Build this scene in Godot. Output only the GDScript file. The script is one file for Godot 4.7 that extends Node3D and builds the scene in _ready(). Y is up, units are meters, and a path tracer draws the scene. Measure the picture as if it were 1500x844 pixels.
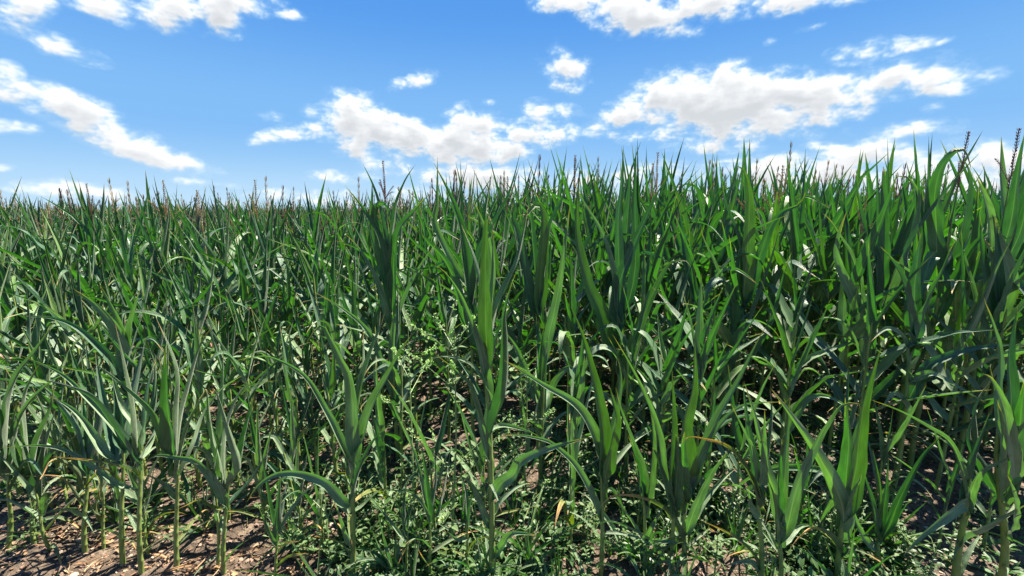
extends Node3D
# A drought-rolled maize field seen from its weedy, stony edge under a blue summer sky.

const CLOUDS := [
	[-45.36, 16.37, 2.28, 0.13, 0.33, 1.22, 1.0],
	[-38.53, 17.7, 4.55, -0.21, 0.41, 1.21, 1.0],
	[-31.73, 19.8, 5.71, 1.11, 0.18, 1.7, 1.0],
	[-30.81, 18.62, 1.73, -0.32, 0.68, 1.52, 1.0],
	[-43.91, 13.86, 2.73, -0.6, 0.31, 0.8, 0.95],
	[-24.3, 20.04, 1.86, 0.12, 0.09, 0.49, 0.7],
	[-21.65, 21.0, 1.09, 0.01, 0.06, 0.24, 0.5],
	[-46.92, 11.07, 0.81, -0.03, 0.22, 0.85, 1.0],
	[-45.33, 9.26, 3.31, -0.43, 0.37, 1.33, 1.0],
	[-43.48, 8.99, 2.32, -0.2, 0.41, 1.61, 1.0],
	[-41.46, 7.11, 3.85, -1.89, 0.62, 1.37, 1.0],
	[-38.4, 5.86, 3.43, -1.51, 0.52, 1.22, 1.0],
	[-34.72, 4.6, 2.01, -0.68, 0.22, 0.59, 0.9],
	[-41.28, 8.61, 1.26, -0.44, 0.5, 1.28, 0.9],
	[-47.21, 6.83, 1.45, 0.01, 0.12, 0.61, 0.9],
	[-43.7, 1.76, 3.21, -0.21, 0.14, 0.79, 0.9],
	[-45.04, 2.61, 0.77, 0.04, 0.06, 0.47, 0.7],
	[-34.88, 3.03, 2.4, -0.11, 0.07, 0.41, 0.7],
	[-31.61, 2.79, 1.23, -0.11, 0.07, 0.36, 0.6],
	[-48.02, 3.53, 0.54, 0.04, 0.04, 0.33, 0.8],
	[-27.13, 10.03, 1.84, -0.48, 0.23, 0.61, 0.9],
	[-25.09, 8.57, 3.45, 0.86, -0.08, 0.84, 1.0],
	[-19.68, 11.46, 3.7, 0.26, 0.12, 1.87, 1.0],
	[-17.91, 9.75, 4.08, -0.49, 0.59, 2.52, 1.0],
	[-13.27, 8.82, 6.89, -1.42, 0.72, 2.41, 1.0],
	[-7.59, 7.8, 7.36, -0.86, 0.43, 2.52, 1.0],
	[-5.04, 9.81, 3.17, 0.05, 0.04, 2.18, 1.0],
	[-17.31, 6.67, 4.28, -1.79, 0.78, 1.58, 1.0],
	[-2.55, 7.05, 4.66, 0.03, 0.02, 2.1, 1.0],
	[2.95, 9.44, 4.37, -0.04, -0.02, 1.96, 1.0],
	[4.18, 11.97, 3.31, -0.37, 0.11, 1.05, 0.9],
	[-0.84, 10.23, 2.1, 0.01, 0.0, 1.24, 0.9],
	[-20.52, 3.93, 3.22, -0.03, 0.07, 0.7, 0.9],
	[-24.34, 1.61, 4.59, 0.06, 0.06, 0.85, 0.9],
	[-31.49, 0.71, 1.89, 0.01, 0.04, 0.44, 0.7],
	[-3.43, 4.02, 7.23, 0.03, 0.02, 1.99, 1.0],
	[-9.41, 2.07, 5.03, 0.03, 0.03, 1.0, 0.8],
	[-13.59, 14.36, 1.09, 0.24, -0.09, 0.63, 0.7],
	[-10.47, 15.31, 1.75, 0.64, -0.3, 0.79, 0.9],
	[-6.91, 12.07, 1.81, 0.81, -0.27, 0.54, 0.6],
	[-3.08, 12.89, 1.23, 0.21, -0.07, 0.37, 0.6],
	[6.4, 16.46, 2.77, -0.95, 0.79, 1.96, 1.0],
	[6.6, 14.66, 1.64, -0.05, -0.03, 1.16, 0.9],
	[4.12, 16.37, 1.15, -0.02, -0.01, 0.57, 0.6],
	[8.79, 22.45, 6.62, -1.09, 0.23, 1.59, 1.0],
	[14.64, 20.98, 5.44, -0.47, -0.11, 2.14, 1.0],
	[22.88, 21.07, 8.8, -0.68, -0.27, 1.69, 1.0],
	[31.14, 19.97, 5.47, -0.32, -0.26, 1.04, 1.0],
	[18.06, 19.71, 2.93, -0.3, -0.08, 1.27, 0.9],
	[31.94, 17.84, 1.54, 0.14, -0.13, 0.36, 0.55],
	[28.43, 17.01, 0.8, 0.02, -0.12, 0.44, 0.6],
	[12.39, 10.98, 2.71, 1.09, -0.73, 1.39, 1.0],
	[14.71, 11.91, 2.24, 1.13, -0.76, 1.18, 1.0],
	[19.98, 12.51, 6.53, 0.17, -0.54, 3.13, 1.0],
	[24.35, 11.1, 8.31, -0.69, -0.24, 3.08, 1.0],
	[28.22, 12.41, 7.74, -0.85, -0.2, 2.26, 1.0],
	[32.58, 11.57, 6.4, -0.06, -0.38, 1.94, 1.0],
	[25.89, 8.87, 6.48, -0.71, -0.07, 1.56, 1.0],
	[30.96, 9.8, 4.89, -0.12, -0.25, 1.61, 1.0],
	[38.02, 11.55, 3.76, 0.04, -0.28, 1.21, 1.0],
	[41.78, 12.06, 3.18, -0.31, -0.24, 1.36, 1.0],
	[44.42, 11.56, 1.52, -0.29, -0.11, 0.87, 0.9],
	[42.8, 10.94, 1.79, -0.31, -0.13, 1.01, 0.9],
	[23.68, 15.23, 2.62, 0.39, -0.23, 0.66, 0.6],
	[25.36, 15.36, 1.35, 0.32, -0.2, 0.45, 0.5],
	[35.61, 9.62, 2.16, 0.1, -0.23, 1.02, 0.7],
	[11.24, 9.27, 2.11, -0.07, -0.02, 0.62, 0.8],
	[16.43, 8.69, 3.11, -0.14, -0.05, 1.06, 0.8],
	[23.21, 7.46, 5.0, -0.27, -0.07, 1.03, 0.9],
	[36.36, 14.91, 2.35, 0.03, -0.25, 0.95, 1.0],
	[38.64, 14.76, 2.78, 0.01, -0.15, 0.58, 0.8],
	[35.64, 14.29, 1.39, -0.11, -0.11, 0.6, 0.8],
	[40.93, 7.59, 2.45, 0.05, -0.14, 0.73, 0.9],
	[43.05, 7.11, 1.51, -0.04, -0.06, 0.35, 0.6],
	[33.65, 6.63, 1.41, -0.11, -0.05, 0.47, 0.8],
	[42.13, 9.19, 0.9, 0.3, -0.22, 0.57, 0.5],
	[36.09, 7.66, 0.74, -0.45, 0.14, 0.45, 0.5],
	[36.72, 6.83, 1.01, 0.24, -0.08, 0.26, 0.5],
	[30.81, 4.67, 8.09, 0.42, -0.21, 1.28, 1.0],
	[38.71, 5.46, 5.92, -0.06, -0.17, 1.09, 1.0],
	[44.01, 4.68, 4.8, 0.08, -0.21, 1.19, 1.0],
	[47.72, 4.38, 2.7, -0.23, -0.17, 1.33, 1.0],
	[36.27, 3.25, 9.53, -0.38, -0.14, 1.35, 1.0],
	[45.15, 2.37, 5.59, -0.23, -0.18, 1.42, 1.0],
	[20.47, 4.71, 5.99, -0.18, -0.07, 1.08, 0.8],
	[11.02, 3.95, 5.77, -0.08, -0.04, 1.14, 0.8],
	[18.34, 2.0, 10.8, -0.12, -0.06, 1.12, 0.8],
	[2.59, 2.1, 5.15, -0.01, -0.01, 0.84, 0.7],
	[-16.03, 0.8, 4.0, 0.02, 0.03, 0.57, 0.7],
]

# the plants at the edge: label, x, z, lean, stalk height, stalk radius cm, blades [points, width, fold, twist, look], tassel, ear
const FRONT := [
	["low front maize plant with yellow tipped leaf at left edge of the bare soil",-1.721,-1.806,0.074,0.644,1.1,[[[0.046,0.412,0.0,-0.016,0.446,0.01,-0.081,0.519,0.02,-0.189,0.622,0.03,-0.305,0.66,0.04,-0.471,0.653,0.05],0.045,0.5,40,2],[[0.057,0.486,0.0,0.058,0.543,0.038,0.024,0.591,0.075,-0.091,0.639,0.113,-0.154,0.674,0.15],0.032,0.6,-30,5],[[0.055,0.513,0.0,-0.007,0.672,-0.025,-0.176,0.861,-0.05,-0.297,0.949,-0.075,-0.507,1.03,-0.1],0.07,0.6,35,2],[[0.059,0.546,0.0,0.022,0.759,0.05,-0.015,0.918,0.1,-0.159,1.011,0.15],0.06,0.6,-30,0],[[0.072,0.611,0.0,0.038,0.717,-0.033,-0.039,0.798,-0.067,-0.091,1.011,-0.1],0.06,0.5,20,0],[[0.072,0.611,0.0,0.047,0.74,-0.067,0.04,0.875,-0.133,0.044,0.97,-0.2],0.055,0.5,-30,1],[[0.073,0.595,0.0,0.118,0.819,0.033,0.14,1.014,0.067,0.151,1.224,0.1],0.06,0.5,40,2],[[0.073,0.579,0.0,0.07,0.648,-0.083,0.073,0.777,-0.167,0.014,0.967,-0.25],0.05,0.5,-30,0]],null,false],
	["low front maize plant with a broad bright upright whorl,left of the forked one",-1.556,-1.806,0.067,0.546,1.1,[[[0.039,0.351,0.0,0.026,0.455,0.033,0.007,0.516,0.067,-0.002,0.547,0.1],0.035,0.5,30,0],[[0.059,0.479,0.0,0.04,0.715,0.025,0.03,0.821,0.05,-0.089,0.982,0.075,-0.176,1.072,0.1],0.07,0.6,40,2],[[0.062,0.479,0.0,0.095,0.713,0.04,0.132,0.871,0.08,0.19,1.118,0.12],0.09,0.25,75,1],[[0.065,0.479,0.0,0.095,0.721,-0.025,0.133,0.876,-0.05,0.188,1.057,-0.075,0.246,1.152,-0.1],0.07,0.5,30,2],[[0.07,0.546,0.0,0.127,0.821,0.017,0.159,1.002,0.033,0.112,1.206,0.05],0.06,0.5,-40,0],[[0.063,0.463,0.0,0.167,0.721,0.038,0.276,0.875,0.075,0.315,0.921,0.113,0.314,0.903,0.15],0.05,0.5,20,2],[[0.06,0.439,0.0,0.101,0.585,-0.075,0.11,0.699,-0.15,0.17,0.804,-0.225,0.19,0.801,-0.3],0.05,0.6,-20,2]],null,false],
	["forked low front maize plant whose silvery lower leaf arches leftward",-1.328,-1.79,0.07,0.522,1.0,[[[0.052,0.329,0.0,0.042,0.456,0.024,-0.016,0.585,0.048,-0.075,0.621,0.072,-0.145,0.645,0.096,-0.187,0.61,0.12],0.06,0.35,50,2],[[0.044,0.315,0.0,0.001,0.357,0.025,-0.03,0.405,0.05,-0.057,0.403,0.075,-0.095,0.396,0.1],0.026,0.5,30,4],[[0.054,0.406,0.0,0.058,0.552,0.01,0.045,0.717,0.02,0.051,0.886,0.03,0.052,0.909,0.04,0.079,0.889,0.05],0.06,0.45,50,2],[[0.062,0.423,0.0,0.141,0.545,0.025,0.139,0.711,0.05,0.121,0.912,0.075,0.121,0.916,0.1],0.06,0.45,-40,0],[[0.065,0.423,0.0,0.113,0.512,-0.017,0.149,0.667,-0.033,0.201,0.858,-0.05],0.065,0.35,60,1],[[0.051,0.322,0.0,0.065,0.349,-0.067,0.101,0.396,-0.133,0.168,0.523,-0.2],0.05,0.5,20,0],[[0.062,0.423,0.0,0.053,0.658,-0.05,0.102,0.83,-0.1,0.147,0.855,-0.15,0.225,0.855,-0.2],0.05,0.6,25,2],[[0.02,0.043,0.0,0.102,0.164,0.05,0.198,0.256,0.1],0.022,0.5,30,2]],null,false],
	["small side shoot maize plant close against the forked front plant",-1.369,-1.806,0.054,0.479,0.8,[[[0.031,0.276,0.0,0.053,0.435,0.033,0.054,0.555,0.067,0.038,0.594,0.1],0.03,0.5,30,2],[[0.039,0.344,0.0,0.088,0.544,0.05,0.159,0.73,0.1],0.04,0.4,50,1],[[0.043,0.378,0.0,0.044,0.515,-0.05,0.087,0.588,-0.1],0.04,0.4,50,0]],null,false],
	["shaded maize plant at left with bare lower stalk and broad dark blades",-1.834,-1.838,0.082,0.593,1.1,[[[0.067,0.492,0.0,-0.037,0.574,-0.033,-0.162,0.724,-0.067,-0.31,0.792,-0.1],0.065,0.5,40,0],[[0.067,0.492,0.0,-0.012,0.623,-0.067,-0.093,0.794,-0.133,-0.158,0.973,-0.2],0.07,0.4,50,0],[[0.075,0.526,0.0,0.064,0.69,-0.067,0.077,0.862,-0.133,0.093,1.041,-0.2],0.07,0.4,50,0],[[0.07,0.492,0.0,0.094,0.589,-0.067,0.139,0.726,-0.133,0.127,0.956,-0.2],0.06,0.4,-40,1],[[0.055,0.39,0.0,0.055,0.48,0.033,0.033,0.534,0.067,0.046,0.517,0.1],0.03,0.5,20,5],[[0.077,0.559,0.0,0.059,0.765,-0.05,0.005,0.925,-0.1],0.07,0.4,70,0]],null,false],
	["maize plant at left with withered straw lower leaves hanging off its stalk",-2.084,-1.914,0.082,0.479,1.1,[[[0.059,0.338,0.0,0.078,0.476,0.05,0.043,0.554,0.1,0.038,0.506,0.15,0.077,0.501,0.2],0.03,0.4,30,5],[[0.044,0.248,0.0,0.077,0.316,0.05,0.08,0.454,0.1,0.061,0.506,0.15,0.06,0.532,0.2],0.022,0.4,30,5],[[0.07,0.409,0.0,0.109,0.565,-0.033,0.13,0.722,-0.067,0.087,0.913,-0.1],0.06,0.4,50,0],[[0.07,0.409,0.0,0.025,0.6,-0.033,-0.085,0.756,-0.067,-0.195,0.845,-0.1],0.065,0.5,-40,0],[[0.07,0.409,0.0,0.059,0.591,-0.05,0.016,0.776,-0.1],0.07,0.35,60,1],[[0.059,0.338,0.0,0.179,0.442,0.05,0.218,0.338,0.1],0.03,0.5,30,4],[[0.076,0.444,0.0,0.087,0.6,-0.1,0.109,0.659,-0.2],0.05,0.5,30,2]],null,false],
	["maize stump plant with a curled dry leaf on the chip strewn soil at left",-2.018,-1.941,0.043,0.32,0.8,[[[0.021,0.136,0.0,0.037,0.253,0.033,0.111,0.365,0.067,0.18,0.45,0.1],0.026,0.4,30,4],[[0.027,0.173,0.0,0.038,0.24,0.05,0.077,0.354,0.1],0.02,0.4,30,5],[[0.038,0.283,0.0,-0.018,0.433,-0.05,-0.073,0.586,-0.1],0.05,0.4,60,0],[[0.038,0.283,0.0,0.042,0.433,-0.05,0.073,0.549,-0.1],0.05,0.4,60,0]],null,false],
	["stocky dark maize plant third from the left edge of the picture",-2.405,-1.982,0.054,0.365,1.1,[[[0.04,0.292,0.0,0.011,0.51,0.0,-0.044,0.652,0.0,-0.128,0.721,0.0],0.07,0.5,40,0],[[0.04,0.292,0.0,0.12,0.546,0.0,0.213,0.721,0.0,0.254,0.858,0.0],0.07,0.4,60,2],[[0.043,0.31,0.0,0.074,0.581,0.0,0.106,0.79,0.0,0.208,0.959,0.0],0.07,0.4,50,0],[[0.043,0.292,0.0,0.216,0.504,0.05,0.41,0.635,0.1],0.06,0.5,30,0],[[0.047,0.329,0.0,0.062,0.574,0.05,0.176,0.801,0.1],0.06,0.4,60,1]],null,false],
	["maize plant on the very left edge with long pale blades crossing rightward",-2.534,-1.968,0.1,0.41,1.1,[[[0.093,0.374,0.0,0.121,0.589,0.0,0.206,0.863,0.0,0.369,1.062,0.0,0.46,1.184,0.0],0.08,0.4,50,2],[[0.093,0.374,0.0,0.069,0.589,0.0,0.078,0.863,0.0],0.07,0.4,50,2],[[0.093,0.374,0.0,0.245,0.709,0.033,0.439,0.89,0.067,0.601,0.967,0.1],0.06,0.4,40,2],[[0.1,0.41,0.0,0.125,0.693,0.0,0.13,0.93,0.0],0.07,0.4,60,1],[[0.082,0.301,0.0,0.277,0.515,0.067,0.406,0.494,0.133,0.516,0.465,0.2],0.04,0.4,40,0]],null,false],
	["grey green front maize plant whose lowest leaf arches down to the left",-0.719,-1.752,0.048,0.829,1.25,[[[0.015,0.3,0.0,-0.023,0.405,0.007,-0.074,0.485,0.014,-0.141,0.528,0.021,-0.238,0.549,0.029,-0.308,0.531,0.036,-0.366,0.485,0.043,-0.406,0.426,0.05],0.065,0.3,55,2],[[-0.001,0.129,0.0,0.008,0.273,0.05,0.006,0.409,0.1,0.01,0.498,0.15],0.05,0.2,60,2],[[-0.001,0.084,0.0,-0.016,0.185,0.025,-0.047,0.24,0.05,-0.093,0.277,0.075,-0.123,0.304,0.1],0.026,0.4,30,5],[[0.028,0.514,0.0,-0.028,0.696,-0.017,-0.085,0.813,-0.033,-0.169,0.951,-0.05,-0.303,1.022,-0.067,-0.394,1.022,-0.083,-0.496,0.998,-0.1],0.065,0.6,35,2],[[0.033,0.547,0.0,0.051,0.713,0.014,0.058,0.961,0.029,0.033,1.054,0.043,-0.008,1.171,0.057,-0.021,1.208,0.071,-0.051,1.179,0.086,-0.08,1.134,0.1],0.09,0.35,70,2],[[0.042,0.642,0.0,0.062,0.818,-0.024,0.081,0.931,-0.048,0.121,1.059,-0.072,0.157,1.158,-0.096,0.177,1.237,-0.12],0.07,0.45,50,2],[[0.043,0.705,0.0,0.06,0.844,-0.033,0.086,0.985,-0.067,0.078,1.133,-0.1],0.06,0.5,40,0],[[0.038,0.579,0.0,0.078,0.68,0.012,0.14,0.855,0.024,0.221,0.999,0.036,0.283,1.107,0.048,0.338,1.178,0.06],0.08,0.45,-55,2],[[0.026,0.383,0.0,0.069,0.547,0.027,0.143,0.697,0.053,0.2,0.778,0.08],0.06,0.5,40,0],[[0.02,0.333,0.0,0.049,0.342,-0.033,0.095,0.376,-0.067,0.13,0.394,-0.1],0.034,0.5,30,2]],null,false],
	["pair shoot maize seedling with orange leaf ends left of the grey green plant",-1.079,-1.767,0.034,0.305,0.8,[[[0.021,0.203,0.0,0.007,0.372,0.0,0.001,0.504,0.0,-0.01,0.697,0.0],0.04,0.5,40,1],[[0.021,0.203,0.0,0.066,0.423,0.025,0.098,0.569,0.05],0.045,0.4,60,1],[[0.025,0.203,0.0,0.069,0.302,-0.05,0.148,0.398,-0.1,0.242,0.443,-0.15],0.04,0.5,30,0],[[0.018,0.168,0.0,0.016,0.31,0.05,0.018,0.46,0.1],0.03,0.5,30,2],[[0.017,0.116,0.0,0.092,0.227,0.05,0.185,0.285,0.1],0.03,0.3,30,5],[[0.012,0.064,0.0,0.108,0.17,0.05,0.215,0.226,0.1],0.024,0.3,30,4],[[0.028,0.237,0.0,0.043,0.353,-0.05,0.041,0.44,-0.1],0.04,0.4,40,0]],null,false],
	["small upright maize seedling with drooping hooked leaf among pale weeds",-0.366,-1.759,-0.0,0.378,0.8,[[[-0.004,0.277,0.0,-0.013,0.396,0.025,-0.063,0.485,0.05,-0.133,0.514,0.075,-0.187,0.54,0.1],0.03,0.5,30,2],[[-0.002,0.311,0.0,-0.041,0.521,-0.033,-0.088,0.665,-0.067,-0.123,0.739,-0.1],0.04,0.5,40,2],[[-0.002,0.311,0.0,-0.007,0.558,0.025,-0.014,0.728,0.05],0.045,0.4,60,1],[[-0.004,0.071,0.0,-0.022,0.166,0.05,-0.032,0.259,0.1],0.02,0.3,30,5],[[0.004,0.311,0.0,0.03,0.477,-0.05,0.012,0.58,-0.1],0.036,0.4,50,0],[[0.003,0.088,0.0,0.053,0.166,0.05,0.104,0.15,0.1],0.026,0.3,30,2]],null,false],
	["thin dark maize seedling standing in shade of the weeds",-0.476,-1.767,0.005,0.271,0.7,[[[0.002,0.203,0.0,-0.015,0.374,0.025,-0.044,0.441,0.05],0.03,0.5,40,0],[[0.002,0.203,0.0,0.007,0.39,0.025,0.036,0.537,0.05],0.034,0.4,50,0],[[0.004,0.168,0.0,-0.051,0.228,-0.033,-0.155,0.342,-0.067,-0.202,0.363,-0.1],0.03,0.5,30,2],[[0.005,0.203,0.0,0.022,0.32,-0.025,0.05,0.388,-0.05],0.03,0.4,50,1]],null,false],
	["thin lone maize stem left of the tall plant,bearing few narrow blades",-0.212,-1.767,0.019,0.372,0.7,[[[0.01,0.203,0.0,-0.032,0.244,0.05,-0.062,0.324,0.1],0.03,0.4,30,2],[[0.016,0.237,0.0,0.033,0.39,0.025,0.049,0.473,0.05],0.034,0.4,50,0],[[0.017,0.271,0.0,0.002,0.405,-0.05,-0.033,0.474,-0.1],0.034,0.4,50,1]],null,false],
	["tallest front maize plant at centre,thick pale stalk and folded bright top blade",-0.093,-1.752,-0.002,1.212,1.35,[[[-0.004,0.249,0.0,-0.031,0.369,0.025,-0.06,0.477,0.05,-0.083,0.544,0.075,-0.13,0.594,0.1],0.05,0.3,55,2],[[-0.002,0.547,0.0,-0.038,0.765,0.025,-0.073,0.935,0.05,-0.119,1.014,0.075,-0.204,1.101,0.1],0.07,0.5,50,2],[[0.003,0.367,0.0,0.04,0.491,0.024,0.098,0.558,0.048,0.135,0.638,0.072,0.263,0.712,0.096,0.396,0.764,0.12],0.08,0.3,55,2],[[-0.002,0.112,0.0,0.048,0.209,0.033,0.093,0.296,0.067,0.207,0.313,0.1],0.055,0.3,50,2],[[0.002,0.674,0.0,0.03,0.821,0.016,0.065,0.963,0.032,0.071,1.141,0.048,0.069,1.269,0.064,0.108,1.419,0.08],0.08,0.35,-60,1],[[-0.002,0.859,0.0,-0.032,1.069,0.02,-0.062,1.189,0.04,-0.114,1.336,0.06,-0.167,1.424,0.08,-0.199,1.448,0.1],0.07,0.5,50,2],[[-0.004,0.95,0.0,-0.012,1.189,0.02,-0.011,1.414,0.04,-0.003,1.619,0.06,0.006,1.634,0.08,0.022,1.6,0.1],0.08,0.15,85,3],[[-0.001,1.009,0.0,0.005,1.204,-0.033,0.019,1.399,-0.067,0.014,1.594,-0.1],0.06,0.5,50,2],[[-0.003,1.068,0.0,-0.032,1.258,-0.05,-0.062,1.423,-0.1,-0.122,1.592,-0.15],0.06,0.5,40,0],[[-0.0,1.068,0.0,0.035,1.255,-0.067,0.122,1.448,-0.133,0.166,1.678,-0.2],0.06,0.5,40,0],[[0.003,0.705,0.0,0.048,0.718,-0.067,0.155,0.66,-0.133,0.222,0.597,-0.2],0.04,0.5,30,2]],null,false],
	["front maize plant with glowing green upright blades right of the tall centre plant",0.41,-1.798,-0.009,0.616,1.1,[[[-0.009,0.367,0.0,-0.009,0.526,0.013,-0.014,0.695,0.027,-0.046,0.872,0.04,-0.088,1.035,0.053,-0.13,1.175,0.067,-0.178,1.288,0.08],0.09,0.3,75,3],[[-0.008,0.418,0.0,0.004,0.569,0.03,0.025,0.759,0.06,0.021,0.826,0.09,-0.024,0.979,0.12],0.08,0.25,80,3],[[-0.013,0.484,0.0,-0.052,0.693,0.024,-0.139,0.854,0.048,-0.279,0.954,0.072,-0.383,1.033,0.096,-0.443,1.081,0.12],0.085,0.4,50,2],[[-0.005,0.23,0.0,-0.047,0.396,0.017,-0.129,0.564,0.033,-0.222,0.67,0.05,-0.281,0.713,0.067,-0.405,0.744,0.083,-0.489,0.734,0.1],0.055,0.4,45,2],[[-0.003,0.282,0.0,0.03,0.412,-0.033,0.091,0.319,-0.067,0.159,0.206,-0.1],0.04,0.5,30,0],[[-0.009,0.518,0.0,0.033,0.662,-0.033,0.073,0.905,-0.067,0.061,1.02,-0.1],0.07,0.4,60,2],[[-0.007,0.484,0.0,0.102,0.577,-0.067,0.182,0.608,-0.133,0.282,0.626,-0.2],0.05,0.5,30,2]],null,false],
	["front maize plant with a shrivelled orange leaf tip hanging to its left",0.799,-1.782,-0.048,0.495,1.15,[[[-0.008,0.114,0.0,-0.087,0.282,0.02,-0.159,0.364,0.04,-0.271,0.421,0.06,-0.364,0.438,0.08,-0.414,0.421,0.1,-0.443,0.385,0.12],0.05,0.3,45,5],[[-0.03,0.361,0.0,-0.029,0.503,0.012,-0.064,0.733,0.025,-0.046,0.893,0.038,-0.06,1.109,0.05],0.095,0.25,75,3],[[-0.026,0.294,0.0,0.012,0.495,0.0,0.067,0.72,0.0,0.161,0.928,0.0,0.221,1.088,0.0,0.253,1.164,0.0],0.08,0.45,45,2],[[-0.023,0.259,0.0,-0.003,0.435,0.01,0.064,0.684,0.02,0.145,0.807,0.03,0.228,0.839,0.04,0.335,0.85,0.05],0.065,0.5,35,0],[[-0.012,0.173,0.0,0.006,0.346,0.025,0.048,0.517,0.05,0.076,0.606,0.075,0.093,0.67,0.1],0.065,0.3,55,2],[[-0.013,0.19,0.0,0.084,0.313,-0.067,0.203,0.39,-0.133,0.3,0.401,-0.2],0.05,0.4,50,2],[[-0.033,0.361,0.0,-0.082,0.575,0.075,-0.117,0.77,0.15],0.08,0.25,75,1]],null,false],
	["front maize plant with slender glowing whorl and long blade leaning left",0.731,-1.767,-0.024,0.537,1.1,[[[-0.016,0.305,0.0,-0.044,0.515,0.017,-0.058,0.746,0.033,-0.083,1.008,0.05],0.08,0.3,70,3],[[-0.016,0.305,0.0,-0.085,0.521,0.025,-0.129,0.739,0.05,-0.223,0.959,0.075,-0.341,1.168,0.1],0.07,0.5,45,2],[[-0.015,0.288,0.0,-0.076,0.473,0.05,-0.146,0.661,0.1,-0.179,0.72,0.15],0.06,0.35,60,1],[[0.003,0.046,0.0,-0.048,0.08,0.01,-0.109,0.185,0.02,-0.207,0.261,0.03,-0.315,0.309,0.04,-0.411,0.271,0.05],0.034,0.5,40,0],[[-0.015,0.339,0.0,-0.037,0.575,0.06,-0.076,0.762,0.12],0.075,0.3,60,1]],null,false],
	["dark stalked maize plant just left of the paired glowing ones",0.609,-1.775,-0.028,0.5,1.0,[[[-0.018,0.299,0.0,-0.034,0.5,0.0,-0.093,0.661,0.0,-0.149,0.818,0.0,-0.17,0.91,0.0],0.06,0.5,40,0],[[-0.018,0.299,0.0,-0.01,0.51,0.017,-0.014,0.711,0.033,-0.045,0.872,0.05],0.065,0.4,60,0],[[-0.011,0.162,0.0,-0.106,0.337,0.05,-0.181,0.455,0.1],0.04,0.4,40,0],[[-0.008,0.162,0.0,0.008,0.304,0.05,0.034,0.439,0.1],0.04,0.4,40,2],[[-0.02,0.333,0.0,-0.073,0.564,0.05,-0.137,0.747,0.1],0.06,0.4,50,1]],null,false],
	["leaning maize plant with brown hooked leaf end,centre right of the front row",1.098,-1.715,-0.048,0.57,1.2,[[[-0.037,0.394,0.0,-0.101,0.549,0.017,-0.176,0.658,0.033,-0.239,0.716,0.05,-0.318,0.749,0.067,-0.4,0.77,0.083,-0.434,0.744,0.1],0.045,0.45,40,5],[[-0.01,0.11,0.0,-0.068,0.2,0.025,-0.147,0.286,0.05,-0.245,0.358,0.075,-0.344,0.421,0.1],0.034,0.5,30,5],[[-0.036,0.41,0.0,-0.077,0.601,0.0,-0.125,0.786,0.0,-0.158,0.965,0.0],0.06,0.4,50,0],[[-0.036,0.41,0.0,0.001,0.581,-0.033,0.021,0.784,-0.067,0.017,0.894,-0.1],0.06,0.4,50,1],[[-0.039,0.442,0.0,-0.067,0.678,0.025,-0.088,0.87,0.05],0.07,0.35,60,2],[[-0.009,0.093,0.0,-0.085,0.182,0.05,-0.167,0.226,0.1,-0.248,0.245,0.15],0.04,0.3,40,2],[[-0.033,0.41,0.0,-0.126,0.692,0.05,-0.182,0.779,0.1,-0.279,0.944,0.15],0.05,0.4,40,2],[[-0.03,0.345,0.0,-0.124,0.464,0.075,-0.181,0.592,0.15],0.05,0.2,50,2]],null,false],
	["maize plant with a silver blade bent over at its tip,right of centre",1.188,-1.715,-0.036,0.41,1.1,[[[-0.019,0.212,0.0,-0.073,0.467,0.012,-0.13,0.601,0.025,-0.211,0.849,0.038,-0.272,0.996,0.05],0.075,0.45,50,0],[[-0.016,0.212,0.0,-0.007,0.323,0.014,0.007,0.547,0.029,0.058,0.748,0.043,0.074,0.815,0.057,0.107,0.903,0.071,0.163,0.92,0.086,0.166,0.893,0.1],0.07,0.3,55,2],[[-0.019,0.246,0.0,-0.01,0.517,-0.033,0.004,0.689,-0.067,0.018,0.862,-0.1],0.06,0.4,50,2],[[-0.014,0.195,0.0,0.105,0.253,-0.075,0.229,0.202,-0.15],0.04,0.4,40,2],[[-0.026,0.279,0.0,-0.094,0.571,0.05,-0.129,0.779,0.1],0.065,0.35,60,1]],null,false],
	["broad bladed front maize plant with glowing twin whorl leaves and orange withered leaf",1.476,-1.752,-0.029,0.514,1.25,[[[-0.015,0.215,0.0,-0.039,0.381,0.02,-0.112,0.524,0.04,-0.205,0.661,0.06,-0.287,0.766,0.08,-0.396,0.899,0.1,-0.473,0.989,0.12],0.095,0.4,60,0],[[-0.011,0.283,0.0,-0.043,0.525,0.017,-0.069,0.723,0.033,-0.121,0.917,0.05],0.09,0.25,75,1],[[-0.005,0.283,0.0,-0.003,0.553,0.01,-0.015,0.716,0.02,-0.022,0.897,0.03,-0.007,1.076,0.04,-0.004,1.133,0.05],0.09,0.3,75,3],[[-0.012,0.147,0.0,-0.066,0.242,0.024,-0.14,0.304,0.048,-0.204,0.333,0.072,-0.269,0.313,0.096,-0.32,0.282,0.12],0.05,0.3,40,5],[[-0.01,0.129,0.0,0.015,0.195,0.017,0.064,0.114,0.033,0.109,0.081,0.05],0.04,0.5,40,0],[[-0.01,0.317,0.0,-0.045,0.483,0.05,-0.061,0.579,0.1,-0.097,0.641,0.15],0.05,0.3,50,2],[[-0.011,0.283,0.0,-0.037,0.393,-0.033,-0.047,0.318,-0.067,-0.045,0.223,-0.1],0.045,0.3,50,2]],null,false],
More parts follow.
